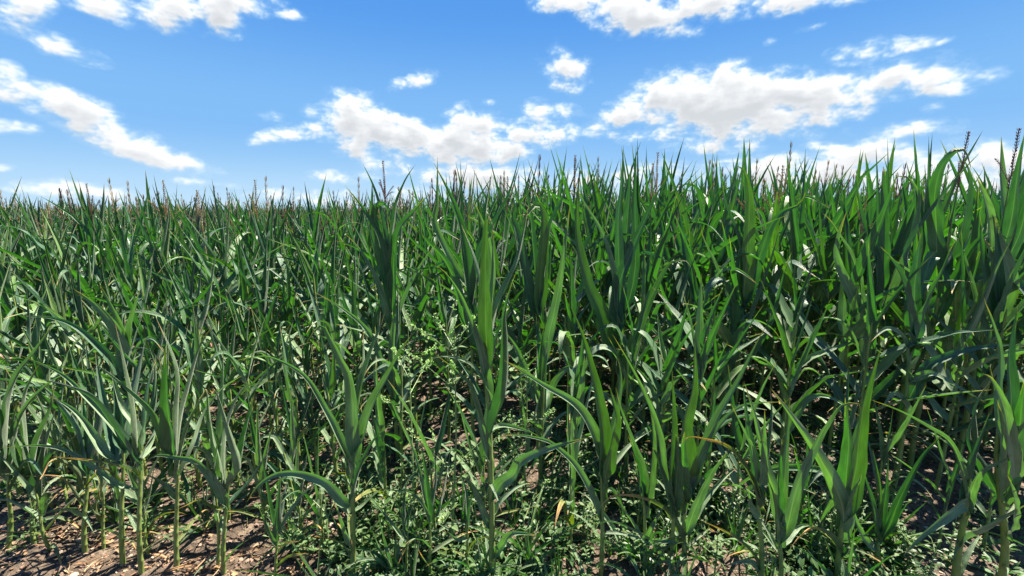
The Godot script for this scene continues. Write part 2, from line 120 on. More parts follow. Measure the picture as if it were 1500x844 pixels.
	["short V shaped maize plant with long blade rising to the right",1.715,-1.83,-0.022,0.222,1.1,[[[-0.007,0.116,0.0,0.025,0.205,0.0,0.05,0.334,0.0,0.083,0.447,0.0,0.126,0.564,0.0,0.183,0.647,0.0,0.208,0.692,0.0],0.065,0.5,40,1],[[-0.01,0.116,0.0,-0.093,0.317,0.033,-0.185,0.507,0.067,-0.225,0.548,0.1],0.06,0.4,50,0],[[-0.012,0.151,0.0,-0.052,0.396,0.0,-0.105,0.597,0.0],0.045,0.5,50,3],[[-0.012,0.151,0.0,-0.013,0.361,0.0,-0.029,0.558,0.0],0.05,0.5,40,0],[[-0.008,0.08,0.0,-0.114,0.179,0.033,-0.207,0.335,0.067,-0.205,0.399,0.1],0.045,0.25,60,2]],null,false],
	["maize plant near right edge with grey lower leaf drooping to the left",1.944,-1.693,-0.031,0.552,1.5,[[[-0.032,0.361,0.0,-0.061,0.45,0.025,-0.147,0.412,0.05,-0.266,0.34,0.075,-0.354,0.264,0.1],0.065,0.25,60,2],[[-0.021,0.329,0.0,-0.043,0.489,0.0,-0.104,0.645,0.0,-0.159,0.722,0.0,-0.231,0.767,0.0,-0.36,0.841,0.0,-0.495,0.895,0.0],0.055,0.5,40,2],[[-0.018,0.23,0.0,-0.009,0.284,0.025,0.027,0.336,0.05,0.069,0.418,0.075,0.115,0.504,0.1],0.07,0.4,50,0],[[-0.021,0.361,0.0,-0.043,0.525,0.03,-0.049,0.621,0.06,-0.011,0.684,0.09,-0.02,0.722,0.12],0.05,0.3,50,2],[[-0.021,0.361,0.0,-0.025,0.583,0.0,-0.007,0.737,0.0,0.005,0.856,0.0],0.07,0.4,55,0],[[-0.026,0.393,0.0,0.019,0.657,-0.033,0.018,0.825,-0.067,0.091,0.933,-0.1],0.07,0.4,50,1]],null,false],
	["large pale maize plant cut by the right edge with broad hanging silver blades",2.12,-1.679,-0.116,0.744,1.5,[[[-0.064,0.436,0.0,-0.067,0.574,0.02,-0.126,0.707,0.04,-0.21,0.891,0.06,-0.301,1.011,0.08,-0.358,1.04,0.1],0.085,0.2,70,2],[[-0.058,0.404,0.0,-0.15,0.613,0.033,-0.207,0.78,0.067,-0.288,0.937,0.1],0.08,0.35,60,2],[[-0.034,0.275,0.0,-0.065,0.331,0.05,-0.138,0.508,0.1,-0.251,0.659,0.15],0.06,0.15,70,2],[[-0.073,0.499,0.0,-0.075,0.694,0.017,-0.108,0.878,0.033,-0.14,0.999,0.05],0.09,0.3,60,1],[[-0.064,0.436,0.0,-0.134,0.571,-0.033,-0.176,0.677,-0.067,-0.147,0.785,-0.1],0.06,0.4,50,0],[[-0.091,0.592,0.0,-0.071,0.847,-0.033,-0.083,1.07,-0.067,-0.049,1.263,-0.1],0.08,0.35,60,0],[[-0.096,0.623,0.0,-0.142,0.847,-0.033,-0.128,1.07,-0.067,-0.194,1.292,-0.1],0.08,0.4,50,2],[[-0.099,0.654,0.0,-0.051,0.833,0.0,0.003,0.979,0.0],0.07,0.4,50,1]],null,false],
	["mid row maize plant with one blade reaching straight out to the right edge",2.211,-2.35,0.0,1.063,1.4,[[[0.084,0.548,0.0,0.061,0.798,0.02,0.125,0.863,0.04,0.243,0.92,0.06,0.416,0.953,0.08,0.507,0.948,0.1],0.06,0.45,40,0],[[0.11,0.383,0.0,-0.009,0.564,0.033,-0.13,0.679,0.067,-0.22,0.595,0.1],0.06,0.3,50,2],[[0.059,0.711,0.0,0.045,0.788,0.067,0.127,0.745,0.133,0.234,0.68,0.2],0.045,0.4,40,2],[[0.034,0.869,0.0,-0.098,1.146,0.033,-0.198,1.335,0.067,-0.345,1.479,0.1],0.08,0.4,55,0],[[0.034,0.869,0.0,0.013,1.183,0.033,0.022,1.335,0.067,0.029,1.513,0.1],0.08,0.35,60,1],[[0.018,0.948,0.0,-0.048,1.252,0.0,-0.057,1.543,0.0],0.08,0.35,60,0],[[0.055,0.711,0.0,-0.087,0.957,0.033,-0.22,1.042,0.067,-0.328,0.977,0.1],0.06,0.3,50,2]],null,false],
	["tall right hand maize plant with broad blade folded over above the others",2.642,-2.7,0.0,1.568,1.5,[[[0.128,0.753,0.0,-0.145,1.198,0.033,-0.329,1.348,0.067,-0.438,1.404,0.1],0.07,0.5,40,2],[[0.073,1.106,0.0,-0.098,1.568,0.017,-0.154,1.768,0.033,-0.155,1.921,0.05,-0.101,2.014,0.067,-0.061,2.004,0.083,-0.029,1.897,0.1],0.1,0.2,80,1],[[0.095,0.976,0.0,-0.249,1.385,0.025,-0.157,1.688,0.05,-0.071,1.862,0.075,0.013,2.009,0.1],0.07,0.5,-40,0],[[0.103,0.932,0.0,0.099,1.427,0.04,0.203,1.558,0.08,0.288,1.587,0.12],0.06,0.4,50,1],[[0.045,1.277,0.0,0.041,1.569,0.033,-0.001,1.843,0.067,-0.086,1.961,0.1],0.09,0.25,70,0],[[0.031,1.361,0.0,-0.135,1.689,0.0,-0.213,2.099,0.0],0.05,0.6,40,0],[[0.059,1.192,0.0,-0.11,1.407,0.04,-0.189,1.206,0.08,-0.234,1.006,0.12],0.07,0.25,60,1],[[0.163,0.571,0.0,0.189,0.858,0.05,0.244,0.958,0.1],0.06,0.4,40,2]],[-0.17,2.156],false],
	["maize plant at right edge raising two dark spears beside a knobbly tassel",2.845,-2.6,0.0,1.571,1.5,[[[0.053,1.291,0.0,0.01,1.572,0.033,-0.039,1.836,0.067,-0.08,2.084,0.1],0.07,0.4,50,0],[[0.068,1.209,0.0,0.054,1.534,0.05,-0.008,1.87,0.1],0.07,0.4,50,0],[[0.053,1.291,0.0,-0.099,1.572,0.033,-0.193,1.724,0.067,-0.304,1.852,0.1],0.08,0.25,70,2],[[0.131,0.873,0.0,0.071,1.216,0.04,-0.103,1.535,0.08,-0.179,1.63,0.12],0.1,0.15,80,2],[[0.147,0.786,0.0,-0.074,1.134,0.04,-0.102,1.381,0.08,-0.227,1.518,0.12],0.09,0.2,70,2],[[0.107,1.001,0.0,0.124,1.298,0.05,0.166,1.383,0.1],0.07,0.4,40,1],[[0.214,0.431,0.0,-0.025,0.803,0.05,-0.275,1.026,0.1],0.07,0.4,40,0]],[-0.212,2.152],true],
	["maize plant with square folded blade top between two dark spears",2.426,-2.9,0.0,1.474,1.4,[[[0.078,0.926,0.0,-0.016,1.342,0.02,-0.079,1.734,0.04,-0.119,1.9,0.06,-0.138,1.914,0.08,-0.143,1.835,0.1],0.095,0.12,85,1],[[0.045,1.158,0.0,-0.075,1.692,0.0,-0.14,2.063,0.0],0.045,0.6,40,0],[[0.052,1.112,0.0,-0.022,1.692,0.0,-0.073,2.104,0.0],0.045,0.6,40,0],[[0.113,0.687,0.0,-0.038,1.253,0.025,-0.208,1.606,0.05,-0.289,1.849,0.075,-0.224,1.847,0.1],0.08,0.35,60,0],[[0.085,0.878,0.0,0.116,1.341,0.013,0.161,1.692,0.025,0.061,1.852,0.038,-0.045,1.859,0.05],0.08,0.3,60,2],[[0.113,0.687,0.0,-0.184,1.255,0.04,-0.406,1.564,0.08,-0.506,1.636,0.12],0.075,0.4,50,2],[[0.141,0.491,0.0,-0.11,0.936,0.04,-0.36,1.37,0.08,-0.36,1.649,0.12],0.1,0.15,75,2],[[0.169,0.291,0.0,0.231,0.656,0.05,0.297,0.813,0.1],0.06,0.4,40,0],[[0.198,0.086,0.0,-0.024,0.511,0.05,-0.214,0.626,0.1],0.06,0.4,40,2]],null,false],
	["maize plant with glowing round shouldered blade under a single upright spear",1.594,-3.0,0.0,1.422,1.3,[[[0.047,0.901,0.0,-0.017,1.332,0.03,-0.047,1.693,0.06,-0.107,1.885,0.09,-0.186,1.932,0.12],0.1,0.15,85,3],[[0.017,1.236,0.0,-0.02,1.738,0.0,-0.054,2.12,0.0],0.06,0.45,60,0],[[0.052,0.852,0.0,-0.064,1.379,0.033,-0.21,1.693,0.067,-0.284,1.926,0.1],0.07,0.45,50,0],[[0.043,0.949,0.0,0.133,1.559,0.017,0.29,1.693,0.033,0.314,1.78,0.05],0.08,0.35,60,1],[[0.061,0.753,0.0,-0.162,1.148,0.04,-0.342,1.472,0.08,-0.374,1.562,0.12],0.07,0.4,50,2],[[0.088,0.451,0.0,0.193,0.861,0.033,0.227,1.245,0.067,0.237,1.385,0.1],0.08,0.35,60,1],[[0.107,0.244,0.0,-0.128,0.67,0.05,-0.353,0.878,0.1],0.07,0.4,40,2],[[0.07,0.654,0.0,0.123,1.243,0.05,0.143,1.562,0.1],0.07,0.4,50,0]],null,false],
	["maize plant lifting a wide dark blade diagonally rightward at centre right",0.708,-2.8,0.0,1.175,1.35,[[[0.019,0.72,0.0,-0.035,1.135,0.025,0.033,1.398,0.05,0.137,1.689,0.075,0.206,1.84,0.1],0.09,0.4,60,0],[[0.01,0.951,0.0,-0.046,1.565,0.0,-0.034,1.773,0.0,-0.033,2.045,0.0],0.07,0.4,55,0],[[0.015,0.813,0.0,-0.113,1.398,0.04,-0.298,1.73,0.08,-0.355,1.839,0.12],0.07,0.45,50,2],[[0.011,0.905,0.0,0.074,1.263,0.0,0.052,1.732,0.0,0.046,2.037,0.0],0.07,0.4,55,0],[[0.027,0.531,0.0,-0.139,1.002,0.025,-0.227,1.184,0.05,-0.312,1.526,0.075,-0.311,1.832,0.1],0.095,0.2,75,3],[[0.036,0.338,0.0,0.087,0.822,0.03,0.236,1.272,0.06,0.339,1.352,0.09,0.38,1.313,0.12],0.08,0.25,60,3],[[0.027,0.531,0.0,-0.054,0.918,0.05,-0.156,1.063,0.1],0.07,0.4,40,1],[[0.044,0.14,0.0,0.139,0.551,0.05,0.206,0.663,0.1],0.06,0.4,40,0]],null,false],
	["maize plant with open branched tassel flanked by two upright spears left of centre",-0.767,-2.75,0.0,1.566,1.3,[[[-0.025,0.963,0.0,-0.028,1.443,0.027,-0.112,1.649,0.053,-0.215,1.807,0.08],0.07,0.45,50,1],[[-0.014,1.27,0.0,-0.037,1.649,0.017,-0.069,1.81,0.033,-0.113,1.934,0.05],0.06,0.5,45,0],[[-0.016,1.227,0.0,0.062,1.649,0.017,0.123,1.818,0.033,0.196,1.926,0.05],0.06,0.5,45,0],[[-0.027,0.918,0.0,0.059,1.485,0.033,0.177,1.649,0.067,0.292,1.763,0.1],0.085,0.3,70,1],[[-0.02,1.14,0.0,-0.064,1.567,0.025,-0.041,1.689,0.05,0.019,1.689,0.075,0.048,1.569,0.1],0.07,0.25,60,1],[[-0.031,0.828,0.0,-0.06,1.189,0.033,-0.142,1.405,0.067,-0.225,1.529,0.1],0.065,0.5,45,2],[[-0.044,0.551,0.0,0.036,0.929,0.04,0.187,1.281,0.08,0.34,1.49,0.12],0.07,0.5,45,2],[[-0.053,0.361,0.0,-0.083,0.747,0.03,-0.15,0.934,0.06,-0.279,1.072,0.09,-0.425,1.179,0.12],0.06,0.5,40,2],[[-0.058,0.264,0.0,0.067,0.571,0.05,0.223,0.77,0.1],0.06,0.4,40,0]],[0.024,1.987],false],
	["maize plant crossed by dark blades with a long spear up left under the cloud",-0.27,-2.9,0.0,1.25,1.3,[[[-0.006,0.878,0.0,-0.022,1.343,0.033,-0.082,1.649,0.067,-0.209,1.936,0.1],0.08,0.4,55,1],[[-0.009,0.687,0.0,-0.129,1.255,0.04,-0.292,1.479,0.08,-0.386,1.582,0.12],0.09,0.35,60,1],[[-0.004,0.973,0.0,-0.06,1.429,0.0,-0.057,1.778,0.0,-0.058,1.968,0.0],0.06,0.45,50,0],[[-0.005,0.926,0.0,0.07,1.386,0.017,0.248,1.734,0.033,0.321,2.003,0.05],0.06,0.5,45,0],[[-0.003,1.066,0.0,-0.217,1.518,0.0,-0.212,1.692,0.0,-0.2,1.98,0.0],0.06,0.45,50,2],[[-0.007,0.783,0.0,0.136,1.164,0.033,0.118,1.478,0.067,0.017,1.732,0.1],0.07,0.3,60,2]],null,false],
	["maize plant whose bright blades fold over beside thin upright spears,centre",0.171,-2.75,0.0,1.27,1.2,[[[0.004,0.918,0.0,0.007,1.274,0.024,0.023,1.568,0.048,-0.009,1.689,0.072,-0.07,1.649,0.096,-0.123,1.57,0.12],0.09,0.2,75,3],[[0.003,0.963,0.0,-0.054,1.567,0.017,-0.081,1.73,0.033,-0.106,1.942,0.05],0.06,0.5,45,0],[[0.004,0.918,0.0,0.059,1.525,0.017,0.137,1.73,0.033,0.171,1.907,0.05],0.07,0.45,45,0],[[0.005,0.828,0.0,-0.129,1.485,0.033,-0.163,1.649,0.067,-0.012,1.837,0.1],0.08,0.35,60,0],[[0.008,0.551,0.0,0.106,1.104,0.04,0.138,1.365,0.08,0.167,1.688,0.12],0.07,0.3,55,2],[[0.01,0.361,0.0,-0.127,0.753,0.05,-0.234,0.945,0.1],0.07,0.4,40,2],[[0.012,0.167,0.0,0.102,0.564,0.033,0.219,0.669,0.067,0.185,0.408,0.1],0.06,0.3,50,2]],null,false],
	["maize plant with grey green V whorl rising over the low left plants",-2.301,-2.55,0.0,0.803,1.1,[[[-0.03,0.631,0.0,0.021,0.903,0.05,-0.017,1.078,0.1,-0.108,1.213,0.15],0.09,0.3,60,2],[[-0.025,0.631,0.0,0.021,0.939,0.033,0.022,1.07,0.067,-0.008,1.235,0.1],0.065,0.4,50,2],[[-0.025,0.631,0.0,0.069,0.939,0.033,0.139,1.07,0.067,0.217,1.203,0.1],0.07,0.35,60,2],[[-0.032,0.587,0.0,0.097,0.82,0.05,0.239,0.918,0.1,0.339,0.853,0.15],0.045,0.4,40,2],[[-0.051,0.455,0.0,-0.059,0.727,0.025,-0.203,0.944,0.05,-0.322,1.024,0.075,-0.487,1.046,0.1],0.06,0.5,40,0],[[-0.051,0.455,0.0,0.074,0.705,-0.033,0.286,1.03,-0.067,0.509,1.074,-0.1],0.05,0.5,40,0]],null,false],
]


var mats := {}
var leaf_mats: Array[StandardMaterial3D] = []
var leaf_lib := {}
var stalk_lib: Array[ArrayMesh] = []
var tassel_lib: Array[ArrayMesh] = []
var tassel_mats: Array[StandardMaterial3D] = []
var ear_meshes: Array[ArrayMesh] = []
var clod := FastNoiseLite.new()
var crumb := FastNoiseLite.new()
var taken := {}
var rng := RandomNumberGenerator.new()


func _ready() -> void:
	camera_and_light()
	make_materials()
	make_ground()
	make_libraries()
	front_maize()
	stunted_maize()
	row_maize()
	field_maize()
	weeds()
	litter()


# ------------------------------------------------------------------ camera, sky, sun
func camera_and_light() -> void:
	var cam := Camera3D.new()
	cam.name = "camera"
	cam.position = Vector3(0, 1.65, 0)
	cam.rotation_degrees = Vector3(-9.8, 0, 0)
	cam.fov = 65.98
	cam.near = 0.05
	cam.far = 3000.0
	add_child(cam)
	cam.current = true
	var env := Environment.new()
	env.background_mode = Environment.BG_SKY
	env.tonemap_mode = Environment.TONE_MAPPER_LINEAR
	env.tonemap_exposure = 5.9
	env.background_energy_multiplier = 0.232
	env.sdfgi_enabled = true
	env.ssao_enabled = true
	env.ssil_enabled = true
	var sky := Sky.new()
	var pano := PanoramaSkyMaterial.new()
	pano.panorama = ImageTexture.create_from_image(sky_picture())
	sky.sky_material = pano
	env.sky = sky
	env.sky_rotation = Vector3(0, PI, 0)         # the middle of the panorama lies ahead
	var we := WorldEnvironment.new()
	we.name = "world_environment"
	we.environment = env
	add_child(we)
	var sun := DirectionalLight3D.new()
	sun.name = "sun"
	sun.light_energy = 1.25
	sun.light_color = Color(1.0, 0.96, 0.89)
	sun.light_angular_distance = 0.5
	sun.shadow_enabled = true
	sun.rotation_degrees = Vector3(-61, 128, 0)   # high, ahead of the camera and a little to the right
	add_child(sun)


# Air and clouds by azimuth and elevation: soft ellipsoids of vapour broken up by noise.
func sky_picture() -> Image:
	var r := RandomNumberGenerator.new()
	r.seed = 77
	var all := []
	for c in CLOUDS:
		all.append(c)
	var made := 0
	while made < 46:                                # the same kind of cloud goes on all around
		var az := r.randf_range(-180, 180)
		var el := r.randf_range(2, 62)
		var sz := r.randf_range(2.0, 7.0) * lerpf(0.6, 1.3, el / 62.0)
		if absf(az) < 62.0 and el < 33.0:
			continue
		made += 1
		for k in r.randi_range(3, 7):
			var rx := sz * r.randf_range(0.5, 1.3) / cos(deg_to_rad(el))
			var ry := sz * r.randf_range(0.2, 0.45)
			all.append([az + r.randf_range(-1, 1) * sz * 1.6 / cos(deg_to_rad(el)), el + r.randf_range(-0.4, 0.4) * sz, rx, r.randf_range(-0.2, 0.2) * ry, 0.0, ry, r.randf_range(0.8, 1.0)])
	var wide := sky_patch(all, -180.0, 180.0, 90.0, 0.0, 1024, 256)
	wide.resize(4096, 1024, Image.INTERPOLATE_CUBIC)
	var out := Image.create(4096, 2048, false, Image.FORMAT_RGB8)
	out.fill(sky_tone(0.0))
	out.blit_rect(wide, Rect2i(0, 0, 4096, 1024), Vector2i.ZERO)
	var px := 4096.0 / 360.0                        # the part with fine clouds, at full resolution
	var x0 := int((180.0 - 60.0) * px)
	var x1 := int((180.0 + 60.0) * px)
	var y0 := int((90.0 - 31.0) * px)
	var fine := sky_patch(all, x0 / px - 180.0, x1 / px - 180.0, 90.0 - y0 / px, 90.0 - 1024 / px, x1 - x0, 1024 - y0)
	out.blit_rect(fine, Rect2i(0, 0, x1 - x0, 1024 - y0), Vector2i(x0, y0))
	return out


func sky_tone(el: float) -> Color:
	var t := clampf(el / 24.0, 0.0, 1.0)
	var a := Color(0.67, 0.785, 0.87)
	var b := Color(0.455, 0.655, 0.85)
	var c := Color(0.305, 0.54, 0.815)
	var d := Color(0.19, 0.45, 0.83)
	if el > 24.0:
		return c.lerp(d, clampf((el - 24.0) / 50.0, 0, 1))
	return a.lerp(b, smoothstep(0.0, 0.42, t)) if t < 0.42 else b.lerp(c, smoothstep(0.42, 1.0, t))


func sky_patch(all: Array, az0: float, az1: float, el0: float, el1: float, w: int, h: int) -> Image:
	var f := PackedFloat32Array()
	f.resize(w * h)
	var sx := w / (az1 - az0)
	var sy := h / (el0 - el1)
	for c: Array in all:
		var ex: float = (absf(c[2]) + absf(c[4])) * 1.5
		var ey: float = (absf(c[3]) + absf(c[5])) * 1.5
		var det: float = c[2] * c[5] - c[3] * c[4]
		var slope := clampf(c[5] / 2.4, 0.36, 1.0)     # small clouds are thin and ragged
		if absf(det) < 1e-5:
			continue
		var ya := clampi(int((el0 - c[1] - ey) * sy), 0, h)
		var yb := clampi(int((el0 - c[1] + ey) * sy) + 1, 0, h)
		for turn in [-360.0, 0.0, 360.0]:
			var ca: float = c[0] + turn
			var xa := clampi(int((ca - ex - az0) * sx), 0, w)
			var xb := clampi(int((ca + ex - az0) * sx) + 1, 0, w)
			for y in range(ya, yb):
				var de: float = el0 - y / sy - c[1]
				for x in range(xa, xb):
					var da: float = az0 + x / sx - ca
					var u: float = (da * c[5] - de * c[4]) / det
					var v: float = (de * c[2] - da * c[3]) / det
					if v < 0.0:
						v *= 1.25                   # flatter below
					var q := u * u + v * v
					if q < 2.2:
						var k := y * w + x
						var g: float = c[6] * (0.42 + 0.58 * slope) - q * 0.75 * slope
						if g > -0.6:
							f[k] = maxf(f[k], 0.6 + g) + minf(f[k], maxf(0.6 + g, 0.0)) * 0.10
	var big := FastNoiseLite.new()
	big.seed = 5
	big.noise_type = FastNoiseLite.TYPE_SIMPLEX_SMOOTH
	big.frequency = 0.20
	big.fractal_octaves = 6
	big.fractal_gain = 0.56
	var puff := FastNoiseLite.new()
	puff.seed = 9
	puff.noise_type = FastNoiseLite.TYPE_CELLULAR
	puff.cellular_return_type = FastNoiseLite.RETURN_DISTANCE
	puff.frequency = 0.45
	puff.fractal_octaves = 4
	puff.fractal_gain = 0.55
	var fray := FastNoiseLite.new()
	fray.seed = 13
	fray.noise_type = FastNoiseLite.TYPE_SIMPLEX_SMOOTH
	fray.frequency = 1.5
	fray.fractal_octaves = 3
	var dens := PackedFloat32Array()
	dens.resize(w * h)
	for y in h:
		var el := el0 - y / sy
		for x in w:
			var k := y * w + x
			if f[k] <= 0.0:
				dens[k] = -1.0
				continue
			var az := az0 + x / sx
			var n := big.get_noise_2d(az, el * 1.6)
			var m := puff.get_noise_2d(az + n * 1.0, el * 1.6)
			dens[k] = f[k] - 1.10 + n * 0.86 - m * 0.42 + fray.get_noise_2d(az * 0.8 + n * 2.0, el * 1.5) * 0.16
	# the vapour seen from a little way off, for its own shade
	var soft := Image.create_from_data(w, h, false, Image.FORMAT_RF, positive(dens).to_byte_array())
	var step := maxi(2, int(0.45 * sy))
	soft.resize(maxi(2, w / step), maxi(2, h / step), Image.INTERPOLATE_LANCZOS)
	soft.resize(w, h, Image.INTERPOLATE_CUBIC)
	var thick := soft.get_data().to_float32_array()
	var im := Image.create(w, h, false, Image.FORMAT_RGB8)
	var warm := Color(0.935, 0.935, 0.93)
	var grey := Color(0.745, 0.758, 0.775)
	for y in h:
		var tone := sky_tone(el0 - y / sy)
		for x in w:
			var k := y * w + x
			var d := dens[k]
			if d <= -0.34:
				im.set_pixel(x, y, tone)
				continue
			var over := 0.0                         # vapour between this spot and the sun, which stands high above
			for s: float in [0.3, 0.8, 1.4, 2.2]:
				var yy := y - int(s * sy)
				if yy >= 0:
					over += clampf(thick[yy * w + clampi(x + int(s * 0.3 * sx), 0, w - 1)], 0.0, 0.8)
			var up := thick[maxi(y - int(0.55 * sy), 0) * w + x]
			var dn := thick[mini(y + int(0.55 * sy), h - 1) * w + x]
			var relief := clampf((d - thick[k]) * 0.55, -0.18, 0.18) + clampf((dn - up) * 0.42, -0.2, 0.3)
			var lit := exp(-maxf(over - 0.65, 0.0) * 0.42) + relief - 0.30 * smoothstep(0.55, 1.15, thick[k]) + 0.10 * n_shade(fray, az0 + x / sx, el0 - y / sy)
			var cc := grey.lerp(warm, clampf(lit, 0.0, 1.0))
			im.set_pixel(x, y, tone.lerp(cc, clampf(smoothstep(0.0, 0.62, d) * 0.82 + smoothstep(-0.34, 0.25, d) * 0.18, 0.0, 0.985)))
	return im


func n_shade(n: FastNoiseLite, az: float, el: float) -> float:
	return n.get_noise_2d(az * 0.4, el * 0.9)


func positive(a: PackedFloat32Array) -> PackedFloat32Array:
	var o := a.duplicate()
	for i in o.size():
		o[i] = maxf(o[i], 0.0)
	return o


# ------------------------------------------------------------------ materials
func srgb(r: float, g: float, b: float) -> Color:
	return Color(r, g, b).linear_to_srgb()


func blade_texture(base: Color, rib: Color, seed_: int, dead: Color, dead_from: float) -> ImageTexture:
	var w := 128
	var h := 512
	var im := Image.create(w, h, false, Image.FORMAT_RGB8)
	var n := FastNoiseLite.new()
	n.seed = seed_
	n.frequency = 1.0
	n.fractal_octaves = 3
	for y in h:
		var t := y / float(h)
		for x in w:
			var u := absf(x / float(w) - 0.5) * 2.0
			var vein := n.get_noise_2d(x * 0.36, t * 2.2)
			var blot := n.get_noise_2d(x * 0.018 + 40.0, t * 5.0)
			var spot := n.get_noise_2d(x * 0.11 + 90.0, t * 42.0)
			var k := 1.0 + vein * 0.28 + blot * 0.42
			var c := Color(base.r * k, base.g * k, base.b * (k * 0.9 + 0.1))
			c = c.lerp(rib, (1.0 - smoothstep(0.035, 0.085, u)) * (1.0 - t * 0.7))
			if spot > 0.44:
				c = c.lerp(Color(0.16, 0.15, 0.05), smoothstep(0.44, 0.62, spot) * 0.55)
			if dead_from < 1.0:
				var e := t + blot * 0.16 + spot * 0.10 + (u - 0.5) * 0.10
				c = c.lerp(Color(0.22, 0.24, 0.05), smoothstep(dead_from - (0.04 if dead_from > 0.9 else 0.14), dead_from, e))
				c = c.lerp(Color(dead.r * k, dead.g * k, dead.b * k), smoothstep(dead_from - 0.02, dead_from + 0.08, e))
			im.set_pixel(x, y, Color(clampf(c.r, 0, 1), clampf(c.g, 0, 1), clampf(c.b, 0, 1)).linear_to_srgb())
	return ImageTexture.create_from_image(im)


func vein_texture() -> ImageTexture:
	var im := Image.create(128, 256, false, Image.FORMAT_RGB8)
	var n := FastNoiseLite.new()
	n.seed = 31
	n.frequency = 1.0
	for y in 256:
		for x in 128:
			var u := absf(x / 128.0 - 0.5) * 2.0
			var v := 0.5 + 0.22 * sin(x * TAU / 128.0 * 22.0) + 0.4 * n.get_noise_2d(x * 0.22, y * 0.012) + 0.35 * n.get_noise_2d(x * 0.02 + 9.0, y * 0.05)
			v += 0.5 * (1.0 - smoothstep(0.02, 0.08, u))
			v = clampf(v * 0.6 + 0.1, 0, 1)
			im.set_pixel(x, y, Color(v, v, v))
	return ImageTexture.create_from_image(im)


func noise_tex(seed_: int, freq: float, oct: int, stops: Array, size := 512) -> ImageTexture:
	var n := FastNoiseLite.new()
	n.seed = seed_
	n.noise_type = FastNoiseLite.TYPE_SIMPLEX_SMOOTH
	n.frequency = freq
	n.fractal_octaves = oct
	n.fractal_gain = 0.6
	var g := n.get_seamless_image(size, size)
	g.convert(Image.FORMAT_L8)
	var src := g.get_data()
	var ramp := Gradient.new()
	ramp.offsets = PackedFloat32Array(stops.map(func(s): return s[0]))
	ramp.colors = PackedColorArray(stops.map(func(s): return s[1]))
	var lut := PackedByteArray()
	for i in 256:
		var c := ramp.sample(i / 255.0)
		lut.append_array(PackedByteArray([c.r8, c.g8, c.b8]))
	var dst := PackedByteArray()
	dst.resize(src.size() * 3)
	for i in src.size():
		var k := src[i] * 3
		dst[i * 3] = lut[k]
		dst[i * 3 + 1] = lut[k + 1]
		dst[i * 3 + 2] = lut[k + 2]
	return ImageTexture.create_from_image(Image.create_from_data(size, size, false, Image.FORMAT_RGB8, dst))


func plain(called: String, c: Color, rough := 0.7, back := Color(0, 0, 0)) -> StandardMaterial3D:
	var m := StandardMaterial3D.new()
	m.resource_name = called
	m.albedo_color = c
	m.roughness = rough
	m.cull_mode = BaseMaterial3D.CULL_DISABLED
	if back != Color(0, 0, 0):
		m.backlight_enabled = true
		m.backlight = back
	mats[called] = m
	return m


